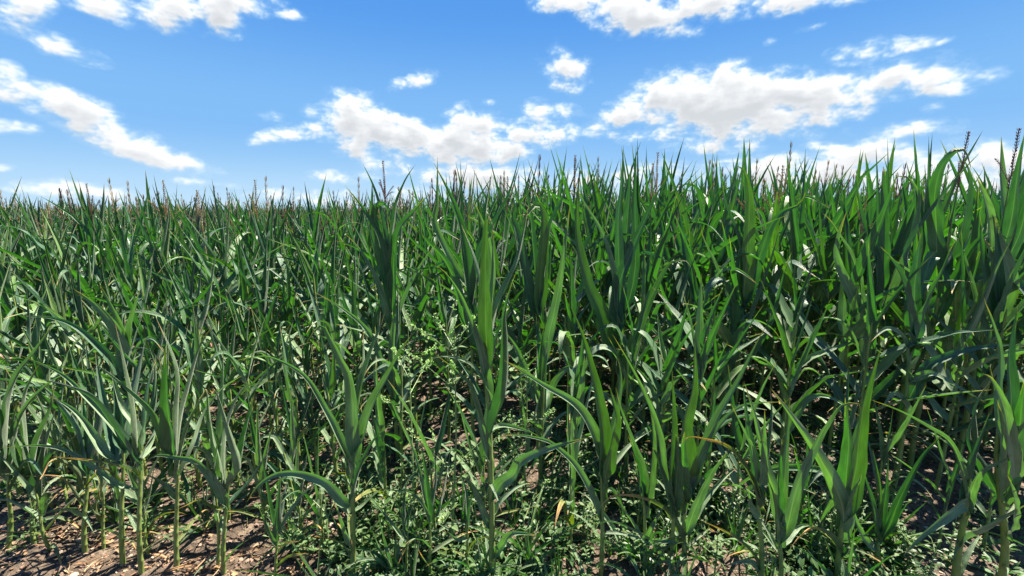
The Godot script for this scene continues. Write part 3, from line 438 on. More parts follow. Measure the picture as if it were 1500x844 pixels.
func make_materials() -> void:
	var veins := vein_texture()
	# deep green, mid green, waxy grey green, young, yellowing, straw-tipped: [blade, midrib, dead from]
	var looks := [
		["deep_blade", Color(0.044, 0.108, 0.058), Color(0.17, 0.22, 0.14), 0.965, Color(0.58, 0.80, 0.28)],
		["mid_blade", Color(0.056, 0.134, 0.052), Color(0.19, 0.25, 0.13), 0.965, Color(0.62, 0.86, 0.24)],
		["waxy_blade", Color(0.138, 0.212, 0.112), Color(0.30, 0.35, 0.22), 0.94, Color(0.58, 0.78, 0.30)],
		["young_blade", Color(0.082, 0.165, 0.036), Color(0.19, 0.27, 0.09), 0.97, Color(0.54, 0.72, 0.15)],
		["yellowing_blade", Color(0.13, 0.17, 0.035), Color(0.30, 0.30, 0.10), 0.72, Color(0.8, 0.9, 0.2)],
		["straw_tipped_blade", Color(0.085, 0.135, 0.055), Color(0.26, 0.28, 0.13), 0.62, Color(0.7, 0.8, 0.2)],
	]
	for i in looks.size():
		var m := plain(looks[i][0], Color.WHITE, 0.44, looks[i][4])
		m.albedo_texture = blade_texture(looks[i][1], looks[i][2], 11 + i * 7, Color(0.42, 0.25, 0.085), looks[i][3])
		m.heightmap_enabled = true
		m.heightmap_texture = veins
		m.heightmap_scale = 0.2
		m.metallic_specular = 0.48
		m.rim_enabled = true                          # the waxy bloom
		m.rim = 0.28
		m.rim_tint = 0.6
		leaf_mats.append(m)
	var field := plain("field_blade", Color.WHITE, 0.42, Color(0.60, 0.84, 0.26))
	field.albedo_texture = leaf_mats[1].albedo_texture
	field.metallic_specular = 0.54
	field.rim_enabled = true
	field.rim = 0.28
	field.rim_tint = 0.6
	field.vertex_color_use_as_albedo = true
	var st := plain("stalk", Color.WHITE, 0.5)
	st.albedo_texture = noise_tex(4, 0.02, 4, [[0.0, srgb(0.075, 0.12, 0.028)], [0.5, srgb(0.13, 0.195, 0.045)], [1.0, srgb(0.23, 0.25, 0.08)]], 256)
	st.uv1_triplanar = true
	st.uv1_scale = Vector3(9, 1.6, 9)
	tassel_mats.append(plain("tassel_tan", srgb(0.23, 0.19, 0.11), 0.8, Color(0.4, 0.3, 0.15)))
	tassel_mats.append(plain("tassel_purple", srgb(0.085, 0.062, 0.05), 0.75, Color(0.3, 0.18, 0.12)))
	tassel_mats.append(plain("tassel_rose", srgb(0.25, 0.19, 0.11), 0.8, Color(0.36, 0.28, 0.16)))
	plain("husk", srgb(0.20, 0.26, 0.09), 0.6, Color(0.4, 0.6, 0.15))
	plain("silk", srgb(0.45, 0.22, 0.19), 0.6)
	var soil := plain("soil", Color.WHITE, 0.95)
	soil.albedo_texture = noise_tex(21, 0.012, 6, [[0.15, srgb(0.027, 0.018, 0.011)], [0.45, srgb(0.054, 0.037, 0.024)], [0.62, srgb(0.082, 0.059, 0.039)], [0.9, srgb(0.145, 0.108, 0.074)]], 1024)
	soil.uv1_triplanar = true
	soil.uv1_world_triplanar = true
	soil.uv1_scale = Vector3(0.8, 0.8, 0.8)
	soil.heightmap_enabled = true
	soil.heightmap_texture = noise_tex(22, 0.03, 5, [[0.0, Color.BLACK], [1.0, Color.WHITE]], 1024)
	soil.heightmap_scale = 2.0
	var chip := plain("chip", Color.WHITE, 0.9)
	chip.vertex_color_use_as_albedo = true
	chip.albedo_texture = noise_tex(24, 0.03, 4, [[0.0, Color(0.68, 0.66, 0.64)], [1.0, Color(1, 1, 1)]], 128)
	chip.uv1_triplanar = true
	chip.uv1_scale = Vector3(6, 6, 6)
	var scrap := plain("scrap", Color.WHITE, 0.85, Color(0.5, 0.4, 0.25))
	scrap.vertex_color_use_as_albedo = true
	plain("weed_leaf", srgb(0.065, 0.13, 0.036), 0.5, Color(0.65, 0.95, 0.25))
	plain("weed_leaf_pale", srgb(0.10, 0.17, 0.058), 0.6, Color(0.65, 0.95, 0.25))
	plain("weed_leaf_blue", srgb(0.062, 0.122, 0.046), 0.45, Color(0.6, 0.95, 0.35))
	plain("weed_stem", srgb(0.14, 0.21, 0.07), 0.6)
	plain("weed_flower", srgb(0.30, 0.36, 0.18), 0.8, Color(0.6, 0.8, 0.4))
	for k in ["weed_leaf", "weed_leaf_pale", "weed_leaf_blue"]:
		mats[k].vertex_color_use_as_albedo = true


# ------------------------------------------------------------------ helpers
func numbered(called: String) -> String:
	var n: int = taken.get(called, 0)
	taken[called] = n + 1
	return called if n == 0 else "%s_%03d" % [called, n]


func thing(called: String, label: String, category: String, where: Vector3, group := "") -> Node3D:
	var o := Node3D.new()
	o.name = numbered(called)
	o.position = where
	o.set_meta("label", label)
	o.set_meta("category", category)
	if group:
		o.set_meta("group", group)
	add_child(o)
	return o


func part(parent: Node3D, called: String, mesh: Mesh, m: Material, t := Transform3D.IDENTITY) -> MeshInstance3D:
	var o := MeshInstance3D.new()
	o.name = called
	o.mesh = mesh
	o.material_override = m
	o.transform = t
	parent.add_child(o, true)
	return o


func ground_y(x: float, z: float) -> float:
	var far := 1.0 - smoothstep(7.0, 14.0, maxf(absf(x), absf(z)))
	return (clod.get_noise_2d(x, z) * 0.035 + crumb.get_noise_2d(x, z) * 0.016) * far


func make_ground() -> void:
	clod.seed = 2
	clod.frequency = 1.3
	clod.fractal_octaves = 3
	crumb.seed = 3
	crumb.frequency = 9.0
	crumb.fractal_octaves = 3
	var xs := PackedFloat32Array()
	var zs := PackedFloat32Array()
	for v in [-900.0, -300.0, -120.0, -60.0, -30.0, -16.0, -10.0, -7.0, -5.0]:
		xs.append(v)
	var x := -4.0
	while x <= 4.001:
		xs.append(x)
		x += 0.028
	for v in [5.0, 7.0, 10.0, 16.0, 30.0, 60.0, 120.0, 300.0, 900.0]:
		xs.append(v)
	for v in [-900.0, -300.0, -120.0, -60.0, -30.0, -16.0, -10.0, -7.5, -6.5, -5.8]:
		zs.append(v)
	var z := -5.2
	while z <= -1.0:
		zs.append(z)
		z += 0.028
	for v in [-0.9, -0.6, -0.2, 0.4, 1.2, 2.5, 5.0, 10.0, 30.0, 100.0, 400.0, 900.0]:
		zs.append(v)
	var st := SurfaceTool.new()
	st.begin(Mesh.PRIMITIVE_TRIANGLES)
	st.set_smooth_group(0)
	for zz in zs:
		for xx in xs:
			st.add_vertex(Vector3(xx, ground_y(xx, zz), zz))
	var w := xs.size()
	for j in zs.size() - 1:
		for i in w - 1:
			var a := j * w + i
			for k in [a, a + 1, a + w, a + 1, a + w + 1, a + w]:
				st.add_index(k)
	st.generate_normals()
	var o := MeshInstance3D.new()
	o.name = "ground"
	o.mesh = st.commit()
	o.material_override = mats.soil
	o.set_meta("kind", "structure")
	add_child(o)


# ------------------------------------------------------------------ maize: blades, stalks, tassels, ears
# A blade along a line of points: clasping base, V-folded or rolled halves, rippled margin, drawn-out tip.
func blade(st: SurfaceTool, line: PackedVector3Array, width: float, fold: float, twist: float, seed_: int, segs: int, half: int, first := 0, own := false) -> int:
	var r := RandomNumberGenerator.new()
	r.seed = seed_
	var dense := PackedVector3Array()
	var np := line.size()
	for i in np - 1:
		var p0 := line[maxi(i - 1, 0)]
		var p1 := line[i]
		var p2 := line[i + 1]
		var p3 := line[mini(i + 2, np - 1)]
		for k in 8:
			dense.append(p1.cubic_interpolate(p2, p0, p3, k / 8.0))
	dense.append(line[np - 1])
	var run := PackedFloat32Array([0.0])
	for i in range(1, dense.size()):
		run.append(run[i - 1] + dense[i].distance_to(dense[i - 1]))
	var total := run[run.size() - 1]
	var mid := PackedVector3Array()
	var at := 0
	for i in segs + 1:
		var want := total * i / segs
		while at < run.size() - 2 and run[at + 1] < want:
			at += 1
		mid.append(dense[at].lerp(dense[at + 1], clampf((want - run[at]) / maxf(run[at + 1] - run[at], 1e-6), 0, 1)))
	var out := line[np - 1] - line[0]
	out.y = 0
	if out.length() < 0.02:
		out = Vector3(1, 0, 0)
	out = out.normalized()
	var side := Vector3.UP.cross(out).normalized()
	var ph := r.randf() * TAU
	var fr := r.randf_range(9, 21)
	var ripple := r.randf_range(0.05, 0.17) * (1.15 - fold)
	var lop := r.randf_range(-0.18, 0.18)
	var more := r.randf_range(-25, 25)
	var chord := (line[np - 1] - line[0]).normalized()
	var flip := 1.0 if chord.cross(Vector3.BACK).dot(Vector3(-out.x * 0.3, 1.0, 0.0)) >= 0.0 else -1.0
	for i in segs + 1:
		var t := i / float(segs)
		var tan := (mid[mini(i + 1, segs)] - mid[maxi(i - 1, 0)]).normalized()
		var s := (side - tan * side.dot(tan)).normalized()
		side = s
		s = s.rotated(tan, deg_to_rad(twist * smoothstep(0.0, 0.3, t) + more * t))
		var n := tan.cross(s)
		if own:                                        # the upper face turned by so much out of the leaf's own plane
			var q := deg_to_rad(twist * smoothstep(0.0, 0.25, t) + more * 0.6 * t)
			n = tan.cross(Vector3.BACK).normalized() * flip * cos(q) + Vector3.BACK * sin(q)
			n = (n - tan * n.dot(tan)).normalized()
			s = n.cross(tan)
		var w := width * (lerpf(0.66, 1.0, smoothstep(0.0, 0.16, t)) if t < 0.16 else pow(maxf(1.0 - pow((t - 0.16) / 0.84, 1.38), 0.0), 0.92))
		w = maxf(w, 0.0012)
		var f := clampf(fold * (0.8 + 0.5 * t) + (1.0 - smoothstep(0.0, 0.12, t)) * 0.5, 0.0, 1.15)
		for j in range(-half, half + 1):
			var u := j / float(half)
			var x := 0.0
			var y := 0.0
			var step := w * 0.5 / half
			for k in absi(j):
				var ang := deg_to_rad(f * 58.0 + f * 42.0 * (k + 0.5) / half + lop * 40.0 * signf(u))
				x += cos(ang) * step
				y += sin(ang) * step
			y += ripple * w * absf(u) * absf(u) * sin(fr * t * 2.0 + ph + (1.7 if u > 0.0 else 0.0)) * (1.0 - t * 0.6)
			st.set_uv(Vector2(u * 0.5 + 0.5, t))
			st.add_vertex(mid[i] + s * x * signf(u) + n * y)
	var row := half * 2 + 1
	for i in segs:
		for j in row - 1:
			var a := first + i * row + j
			for k in [a, a + 1, a + row, a + 1, a + row + 1, a + row]:
				st.add_index(k)
	return first + (segs + 1) * row


func blade_mesh(line: PackedVector3Array, width: float, fold: float, twist: float, seed_: int, segs := 22, half := 3, own := false) -> ArrayMesh:
	var st := SurfaceTool.new()
	st.begin(Mesh.PRIMITIVE_TRIANGLES)
	st.set_smooth_group(0)
	blade(st, line, width, fold, twist, seed_, segs, half, 0, own)
	st.generate_normals()
	return st.commit()


# Unit blades (1 m long) growing from the origin towards +x.
func blade_line(kind: String, r: RandomNumberGenerator) -> PackedVector3Array:
	var a0 := 20.0
	var bend := 10.0
	var late := 1.0
	if kind == "spear":
		a0 = r.randf_range(6, 23)
		bend = r.randf_range(-8, 10)
	elif kind == "reach":
		a0 = r.randf_range(24, 50)
		bend = r.randf_range(-5, 34)
	elif kind == "arch":
		a0 = r.randf_range(22, 42)
		bend = r.randf_range(60, 115)
		late = r.randf_range(1.4, 2.4)
	elif kind == "kink":
		a0 = r.randf_range(14, 34)
		bend = r.randf_range(95, 140)
		late = r.randf_range(4.0, 8.0)
	elif kind == "droop":
		a0 = r.randf_range(48, 70)
		bend = r.randf_range(45, 85)
		late = r.randf_range(1.0, 2.0)
	var p := PackedVector3Array([Vector3.ZERO])
	var at := Vector3.ZERO
	var sway := r.randf_range(-22, 22)
	var crease := r.randi_range(4, 10)                # most blades carry a sharp crease somewhere
	var snap := r.randf_range(4, 26) * (1.0 if r.randf() < 0.75 else -0.5)
	if kind == "spear":
		snap *= 0.3
		sway *= 0.45
	for i in 12:
		if i == crease:
			a0 += snap
		var t := (i + 0.5) / 12.0
		var k := pow(t, late) if kind != "kink" else smoothstep(0.42, 0.42 + 2.4 / late, t)
		var a := deg_to_rad(a0 + bend * k)
		var d := Vector3(sin(a), cos(a), 0).rotated(Vector3.UP, deg_to_rad(sway * t))
		at += d / 12.0
		p.append(at)
	return p


const KINDS := {"spear": [0.086, 0.66, 16], "reach": [0.088, 0.58, 14], "arch": [0.086, 0.46, 12], "kink": [0.095, 0.32, 10], "droop": [0.075, 0.5, 8]}


func make_libraries() -> void:
	var r := RandomNumberGenerator.new()
	r.seed = 404
	for kind: String in KINDS:
		leaf_lib[kind] = []
		for i in KINDS[kind][2]:
			var fold := clampf(KINDS[kind][1] + r.randf_range(-0.22, 0.2), 0.08, 0.98)
			leaf_lib[kind].append(blade_mesh(blade_line(kind, r), KINDS[kind][0] * r.randf_range(0.85, 1.2), fold, r.randf_range(-45, 45), r.randi(), 18, 3))
	for i in 5:
		stalk_lib.append(stalk_mesh(r.randi(), 8))
	for i in 7:
		tassel_lib.append(tassel_mesh(r.randi(), [0, 2, 4, 6, 7, 1, 0][i], 1.0))
	ear_meshes = [lathe_ear(), silk_tuft()]


# 1 m tall, 1 cm in radius at the foot, jointed.
func stalk_mesh(seed_: int, sides: int) -> ArrayMesh:
	var r := RandomNumberGenerator.new()
	r.seed = seed_
	var st := SurfaceTool.new()
	st.begin(Mesh.PRIMITIVE_TRIANGLES)
	st.set_smooth_group(0)
	var rows := []
	var joints := 8
	for j in joints:
		var y0 := j / float(joints)
		var k := 1.0 - 0.55 * y0
		rows.append([y0, k * 1.02])
		rows.append([y0 + 0.012, k * 1.22])
		rows.append([y0 + 0.026, k * 1.0])
		rows.append([y0 + 0.075, k * 0.97])
	rows.append([1.0, 0.42])
	rows.append([1.03, 0.1])
	var wob := Vector2(r.randf_range(-1, 1), r.randf_range(-1, 1)) * 0.012
	for q: Array in rows:
		var c := wob * sin(q[0] * 5.0)
		for s in sides:
			var a := TAU * s / sides
			st.add_vertex(Vector3(cos(a) * 0.01 * q[1] + c.x, q[0], sin(a) * 0.01 * q[1] + c.y))
	for i in rows.size() - 1:
		for s in sides:
			var a := i * sides + s
			var b := i * sides + (s + 1) % sides
			for k in [a, b, a + sides, b, b + sides, a + sides]:
				st.add_index(k)
	st.generate_normals()
	return st.commit()


# A spike set with small spikelets, and side branches like it; 1 unit = 30 cm of central spike.
func spike(st: SurfaceTool, a: Vector3, b: Vector3, sag: float, rad: float, r: RandomNumberGenerator, steps: int) -> void:
	var ax := (b - a).normalized()
	var s := ax.cross(Vector3(0.3, 0.2, 1)).normalized()
	var c := ax.cross(s)
	var prev := a
	for i in steps:
		var t := (i + 1.0) / steps
		var p := a.lerp(b, t) + Vector3.DOWN * sag * t * t
		var d := p - prev
		for k in 3:                                    # rachis
			var a0 := TAU * k / 3.0
			var a1 := TAU * (k + 1) / 3.0
			var o0 := (s * cos(a0) + c * sin(a0)) * rad * 0.45
			var o1 := (s * cos(a1) + c * sin(a1)) * rad * 0.45
			for v: Vector3 in [prev + o0, prev + o1, p + o0, prev + o1, p + o1, p + o0]:
				st.add_vertex(v)
		for k in 3:                                    # spikelets, lying close to it
			var an := TAU * (k / 3.0 + i * 0.29) + r.randf_range(-0.3, 0.3)
			var o := s * cos(an) + c * sin(an)
			var q := o.cross(ax)
			var foot := prev + o * rad * 0.3
			var tip := foot + d * r.randf_range(1.0, 1.35) + o * rad * r.randf_range(0.9, 1.7)
			var fat := foot.lerp(tip, 0.45) + o * rad * 0.5
			for v: Vector3 in [foot, fat + q * rad * 0.6, tip, foot, tip, fat - q * rad * 0.6, foot, fat - q * rad * 0.6, fat + q * rad * 0.6]:
				st.add_vertex(v)
		prev = p


func tassel_mesh(seed_: int, branches: int, _k: float, fine := true) -> ArrayMesh:
	var r := RandomNumberGenerator.new()
	r.seed = seed_
	var st := SurfaceTool.new()
	st.begin(Mesh.PRIMITIVE_TRIANGLES)
	st.set_smooth_group(-1)
	var lean := Vector3(r.randf_range(-0.05, 0.05), 0, r.randf_range(-0.05, 0.05))
	tube(st, Vector3.ZERO, Vector3(0, 0.42, 0) + lean * 0.4, 0.006, 0.004)      # bare neck
	spike(st, Vector3(0, 0.42, 0) + lean * 0.4, Vector3(0, 1.0, 0) + lean, 0.0, 0.0105, r, 20 if fine else 6)
	for i in branches:
		var y := r.randf_range(0.40, 0.56)
		var az := r.randf() * TAU
		var up := r.randf_range(0.14, 0.34)
		var o := r.randf_range(0.05, 0.20)
		spike(st, Vector3(0, y, 0) + lean * y, Vector3(cos(az) * o, y + up, sin(az) * o), r.randf_range(-0.02, 0.10), 0.0075, r, 10 if fine else 4)
	st.generate_normals()
	return st.commit()


func lathe(rows: Array, sides: int, bend := 0.0) -> ArrayMesh:
	var st := SurfaceTool.new()
	st.begin(Mesh.PRIMITIVE_TRIANGLES)
	st.set_smooth_group(0)
	for q: Array in rows:
		for s in sides:
			var a := TAU * s / sides
			var rr: float = q[1] * (1.0 + 0.08 * sin(a * 3.0 + q[0] * 40.0))
			st.add_vertex(Vector3(cos(a) * rr + bend * q[0] * q[0], q[0], sin(a) * rr))
	for i in rows.size() - 1:
		for s in sides:
			var a := i * sides + s
			var b := i * sides + (s + 1) % sides
			for k in [a, b, a + sides, b, b + sides, a + sides]:
				st.add_index(k)
	st.generate_normals()
	return st.commit()


func lathe_ear() -> ArrayMesh:
	return lathe([[0.0, 0.006], [0.02, 0.014], [0.06, 0.021], [0.11, 0.022], [0.15, 0.017], [0.18, 0.010], [0.195, 0.005]], 10)


func silk_tuft() -> ArrayMesh:
	var r := RandomNumberGenerator.new()
	r.seed = 8
	var st := SurfaceTool.new()
	st.begin(Mesh.PRIMITIVE_TRIANGLES)
	for i in 46:
		var az := r.randf() * TAU
		var o := Vector3(cos(az), 0, sin(az))
		var q := Vector3(-o.z, 0, o.x) * 0.0012
		var p := Vector3(0, 0.18, 0) + o * 0.004
		var v := Vector3(0, 0.016, 0) + o * r.randf_range(0.002, 0.012)
		for k in 4:
			var e := p + v
			v += Vector3(0, -0.006, 0) + o * 0.002
			for w: Vector3 in [p - q, p + q, e - q, p + q, e + q, e - q]:
				st.add_vertex(w)
			p = e
	st.generate_normals()
	return st.commit()


func add_tassel(o: Node3D, top: Vector3, length: float, v: int, m: int, turn: float) -> void:
	part(o, "tassel", tassel_lib[v % tassel_lib.size()], tassel_mats[m % 3], Transform3D(Basis(Vector3.UP, turn).scaled(Vector3(length, length, length)), top))


func add_ear(o: Node3D, y: float, turn: float) -> void:
	var b := Basis(Vector3.UP, turn) * Basis(Vector3(0, 0, 1), -0.42)
	var e := part(o, "ear", ear_meshes[0], mats.husk, Transform3D(b, Vector3(0, y, 0) + Basis(Vector3.UP, turn) * Vector3(0.012, 0, 0)))
	part(e, "silk", ear_meshes[1], mats.silk)


func line_of(a: Array) -> PackedVector3Array:
	var p := PackedVector3Array()
	for i in a.size() / 3:
		p.append(Vector3(a[i * 3], a[i * 3 + 1], a[i * 3 + 2]))
	return p


func front_maize() -> void:
	var r := RandomNumberGenerator.new()
	r.seed = 12
	for i in FRONT.size():
		var f: Array = FRONT[i]
		var at := Vector3(f[1], ground_y(f[1], f[2]), f[2])
		var o := thing("maize_plant", f[0], "maize plant", at, "maize plants at the field edge")
		var h: float = f[4]
		var lean := Basis(Vector3(f[5] * 1.05, 0, 0), Vector3(f[3], h, 0), Vector3(0, 0, f[5] * 1.05))
		part(o, "stalk", stalk_lib[i % 5], mats.stalk, Transform3D(lean, Vector3(0, -0.02, 0)))
		for l: Array in f[6]:
			var pts := line_of(l[0])
			# the blade leaves the stalk itself
			var foot_y := minf(pts[0].y, h)
			pts[0] = Vector3(f[3] * foot_y / h, foot_y, 0)
			part(o, "leaf", blade_mesh(pts, l[1] * (0.84 if l[4] == 2 else 0.92) * (1.3 if f[2] < -2.3 else 1.0), l[2] + (0.02 if f[2] < -2.3 else 0.14), absf(l[3]) + 12.0 if l[4] == 2 else l[3] * (1.0 if r.randf() < 0.6 else -1.0), r.randi(), 26, 3, true), leaf_mats[2 if l[4] == 0 and f[2] > -2.1 and r.randf() < 0.5 else l[4]])
		if f[2] > -2.1 and h > 0.35:                      # withering lowest leaves
			for k in r.randi_range(2, 3):
				var y := h * r.randf_range(0.10, 0.5)
				var len := r.randf_range(0.16, 0.30)
				var kind: String = ["droop", "arch", "droop"][k]
				part(o, "leaf", leaf_lib[kind][r.randi() % 8], leaf_mats[[5, 2, 2, 4][r.randi() % 4]], Transform3D(Basis(Vector3.UP, r.randf() * TAU) * Basis.from_scale(Vector3(len, len, len * 1.2)), Vector3(f[3] * y / h, y, 0)))
		if f[7] != null:
			var top := Vector3(f[3], h - 0.03, 0)
			add_tassel(o, top, (f[7][1] - h) * 1.0, 4 if i == 31 else 5, 1, r.randf() * TAU)
		if f[8]:
			add_ear(o, h * 0.52, 2.4)


# Stunted, wilting plants that come up between the front ones: narrow pale curling blades almost down to the soil.
func stunted_maize() -> void:
	var r := RandomNumberGenerator.new()
	r.seed = 515
	var front := []
	for f: Array in FRONT:
		front.append(Vector2(f[1], f[2]))
	var place := 0
	var x := -2.75
	while x < 2.75:
		var px := x
		x += r.randf_range(0.06, 0.11) if x < -0.9 else r.randf_range(0.14, 0.25)
		var pz := r.randf_range(-2.3, -1.78) if x < -0.9 else r.randf_range(-2.3, -1.86)
		if absf(px) > -pz * 1.17 + 0.1 or front.any(func(p): return p.distance_to(Vector2(px, pz)) < 0.08):
			continue
		place += 1
		var h := r.randf_range(0.5, 1.0)
		var stem := h * r.randf_range(0.42, 0.52)
		var o := thing("maize_plant", "stunted wilting maize plant with narrow pale leaves, %s from the left among the front plants" % ordinal(place), "maize plant", Vector3(px, ground_y(px, pz), pz), "stunted maize plants at the field edge")
		part(o, "stalk", stalk_lib[r.randi() % 5], mats.stalk, Transform3D(Basis.from_euler(Vector3(r.randf_range(-0.08, 0.08), r.randf() * TAU, r.randf_range(-0.08, 0.08))) * Basis.from_scale(Vector3(0.85, stem, 0.85)), Vector3(0, -0.02, 0)))
		var n := r.randi_range(7, 9)
		var plane := r.randf() * TAU
		for i in n:
			var k := i / float(n - 1)
			var kind: String = "droop" if k < 0.2 else ("spear" if k > 0.7 else ["reach", "arch", "arch", "spear", "kink"][r.randi() % 5])
			var len := h * (r.randf_range(0.5, 0.62) if k > 0.7 else r.randf_range(0.36, 0.56) if k > 0.2 else r.randf_range(0.22, 0.34))
			var m: int = [2, 2, 2, 1, 0][r.randi() % 5] if k > 0.25 else [5, 2, 4][r.randi() % 3]
			var b := Basis(Vector3.UP, plane + PI * (i % 2) + r.randf_range(-0.6, 0.6)) * Basis.from_scale(Vector3(len, len, len * 1.1))
			part(o, "leaf", leaf_lib[kind][r.randi() % int(KINDS[kind][2])], leaf_mats[m], Transform3D(b, Vector3(0, stem * lerpf(0.06, 0.97, k), 0)))


const ORD := ["", "first", "second", "third", "fourth", "fifth", "sixth", "seventh", "eighth", "ninth", "tenth", "eleventh", "twelfth", "thirteenth", "fourteenth", "fifteenth", "sixteenth", "seventeenth", "eighteenth", "nineteenth"]
const TENS := ["", "", "twenty", "thirty", "forty", "fifty", "sixty", "seventy", "eighty", "ninety"]


func ordinal(n: int) -> String:
	if n < 20:
		return ORD[n]
	return TENS[n / 10] + "-" + ORD[n % 10] if n % 10 else TENS[n / 10].trim_suffix("y") + "ieth"


func stand_height(x: float, d: float, row: int) -> float:
	var s := smoothstep(-0.42, 0.10, x / d)
	var lo: float = [1.0, 1.0, 0.98, 1.20, 1.42, 1.58, 1.70][mini(row, 6)]
	var hi: float = [1.0, 1.0, 1.18, 1.52, 1.80, 1.96, 2.02][mini(row, 6)]
	if row < 4:
		hi += 0.45 * smoothstep(0.6, 0.95, x / d)         # the right hand end comes closer and taller
	return lerpf(lerpf(lo, 1.64, smoothstep(8.0, 16.0, d)), lerpf(hi, 1.72, smoothstep(6.0, 14.0, d)), s)


# Leaves of one plant as [kind, variant, transform, material].
func leaf_plan(h: float, r: RandomNumberGenerator, broad := 1.0, edge := false) -> Dictionary:
	var stem := h * r.randf_range(0.66, 0.74)
	var n := r.randi_range(11, 14)
	var plane := r.randf() * TAU
	var plan := []
	for i in n:
		var k := i / float(n - 1)
		var y := stem * lerpf(0.12, 0.985, pow(k, 0.85))
		var az := plane + (PI if i % 2 else 0.0) + r.randf_range(-0.5, 0.5)
		var kind := "spear"
		var len := 0.0
		var q := r.randf()
		if k > 0.78:
			kind = "spear" if q < 0.80 else ("reach" if q < 0.93 else "kink")
			len = (h - y) * r.randf_range(1.0, 1.28)
		elif k > 0.45:
			kind = "spear" if q < 0.32 else ("reach" if q < 0.62 else ("arch" if q < 0.86 else "kink"))
			len = h * r.randf_range(0.34, 0.50)
		elif k > 0.15:
			kind = "reach" if q < 0.38 else ("arch" if q < 0.82 else "kink")
			len = h * r.randf_range(0.30, 0.46)
		else:
			kind = "droop"
			len = h * r.randf_range(0.16, 0.28)
		var m := 0
		var z := r.randf()
		if k < 0.12:
			m = 5 if z < 0.35 else (4 if z < 0.45 else 2)
		elif k > 0.8:
			m = 0 if z < 0.3 else (1 if z < 0.78 else 3)
		else:
			m = (0 if z < 0.18 else (1 if z < 0.42 else (2 if z < 0.95 else 3))) if edge else (0 if z < 0.46 else (1 if z < 0.78 else (2 if z < 0.93 else 3)))
		len = maxf(len, 0.12)
		var thin := clampf(0.75 / maxf(len, 0.3), 0.8, 1.35)   # short blades are relatively wider
		plan.append([kind, r.randi() % int(KINDS[kind][2]), Transform3D(Basis(Vector3.UP, az) * Basis.from_scale(Vector3(len, len, len * thin * broad)), Vector3(0, y, 0)), m])
	return {"stem": stem, "leaves": plan}


func row_maize() -> void:
	var r := RandomNumberGenerator.new()
	r.seed = 2024
	var front := []
	for f: Array in FRONT:
		front.append(Vector2(f[1], f[2]))
	for row in range(2, 7):
		var d := 2.42 + 0.50 * (row - 2)
		var x := -(d * 1.17 + 0.25) + r.randf() * 0.1
		var end := d * 1.17 + 0.25
		var place := 0
		while x < end:
			var px := x
			var pz := -d + r.randf_range(-0.07, 0.07)
			x += r.randf_range(0.13, 0.21) * (0.72 if row < 4 and px < -0.3 * d else (1.45 if row < 5 and px > 0.5 * d else 1.0))
			if front.any(func(p): return p.distance_to(Vector2(px, pz)) < 0.15):
				continue
			if row == 2 and px > -0.95 and px < 1.9 and r.randf() < (0.72 if px < 0.95 else 0.45):      # the weedy gap
				continue
			if row == 3 and px > -0.8 and px < 1.4 and r.randf() < 0.32:
				continue
			place += 1
			var h := stand_height(px, d, row) * r.randf_range(0.84, 1.12)
			var tall: bool = r.randf() < float([0, 0, 0.02, 0.07, 0.14, 0.20, 0.25][row]) and h > 1.42
			var ear: bool = row > 2 and r.randf() < 0.16
			var look := "tasselled" if tall else ("short leafy" if h < 1.3 else ("tall untasselled" if h > 1.8 else "leafy untasselled"))
			var label := "%s maize plant, %s from the left in the %s row behind the field edge" % [look, ordinal(place), ordinal(row - 1)]
			var o := thing("maize_plant", label, "maize plant", Vector3(px, ground_y(px, pz), pz), "maize plants in the near rows")
			var plan := leaf_plan(h, r, lerpf(1.0, 1.6, smoothstep(-0.1, 0.65, px / d)), row < 4)
			var thick := r.randf_range(1.0, 1.35)
			part(o, "stalk", stalk_lib[r.randi() % 5], mats.stalk, Transform3D(Basis.from_euler(Vector3(r.randf_range(-0.04, 0.04), r.randf() * TAU, r.randf_range(-0.04, 0.04))) * Basis.from_scale(Vector3(thick, plan.stem, thick)), Vector3(0, -0.03, 0)))
			for l: Array in plan.leaves:
				part(o, "leaf", leaf_lib[l[0]][l[1]], leaf_mats[l[3]], l[2])
			if tall:
				add_tassel(o, Vector3(0, plan.stem - 0.02, 0), clampf(h - plan.stem + r.randf_range(0.0, 0.24), 0.42, 0.72), r.randi(), r.randi(), r.randf() * TAU)
			if ear:
				add_ear(o, plan.stem * r.randf_range(0.45, 0.6), r.randf() * TAU)


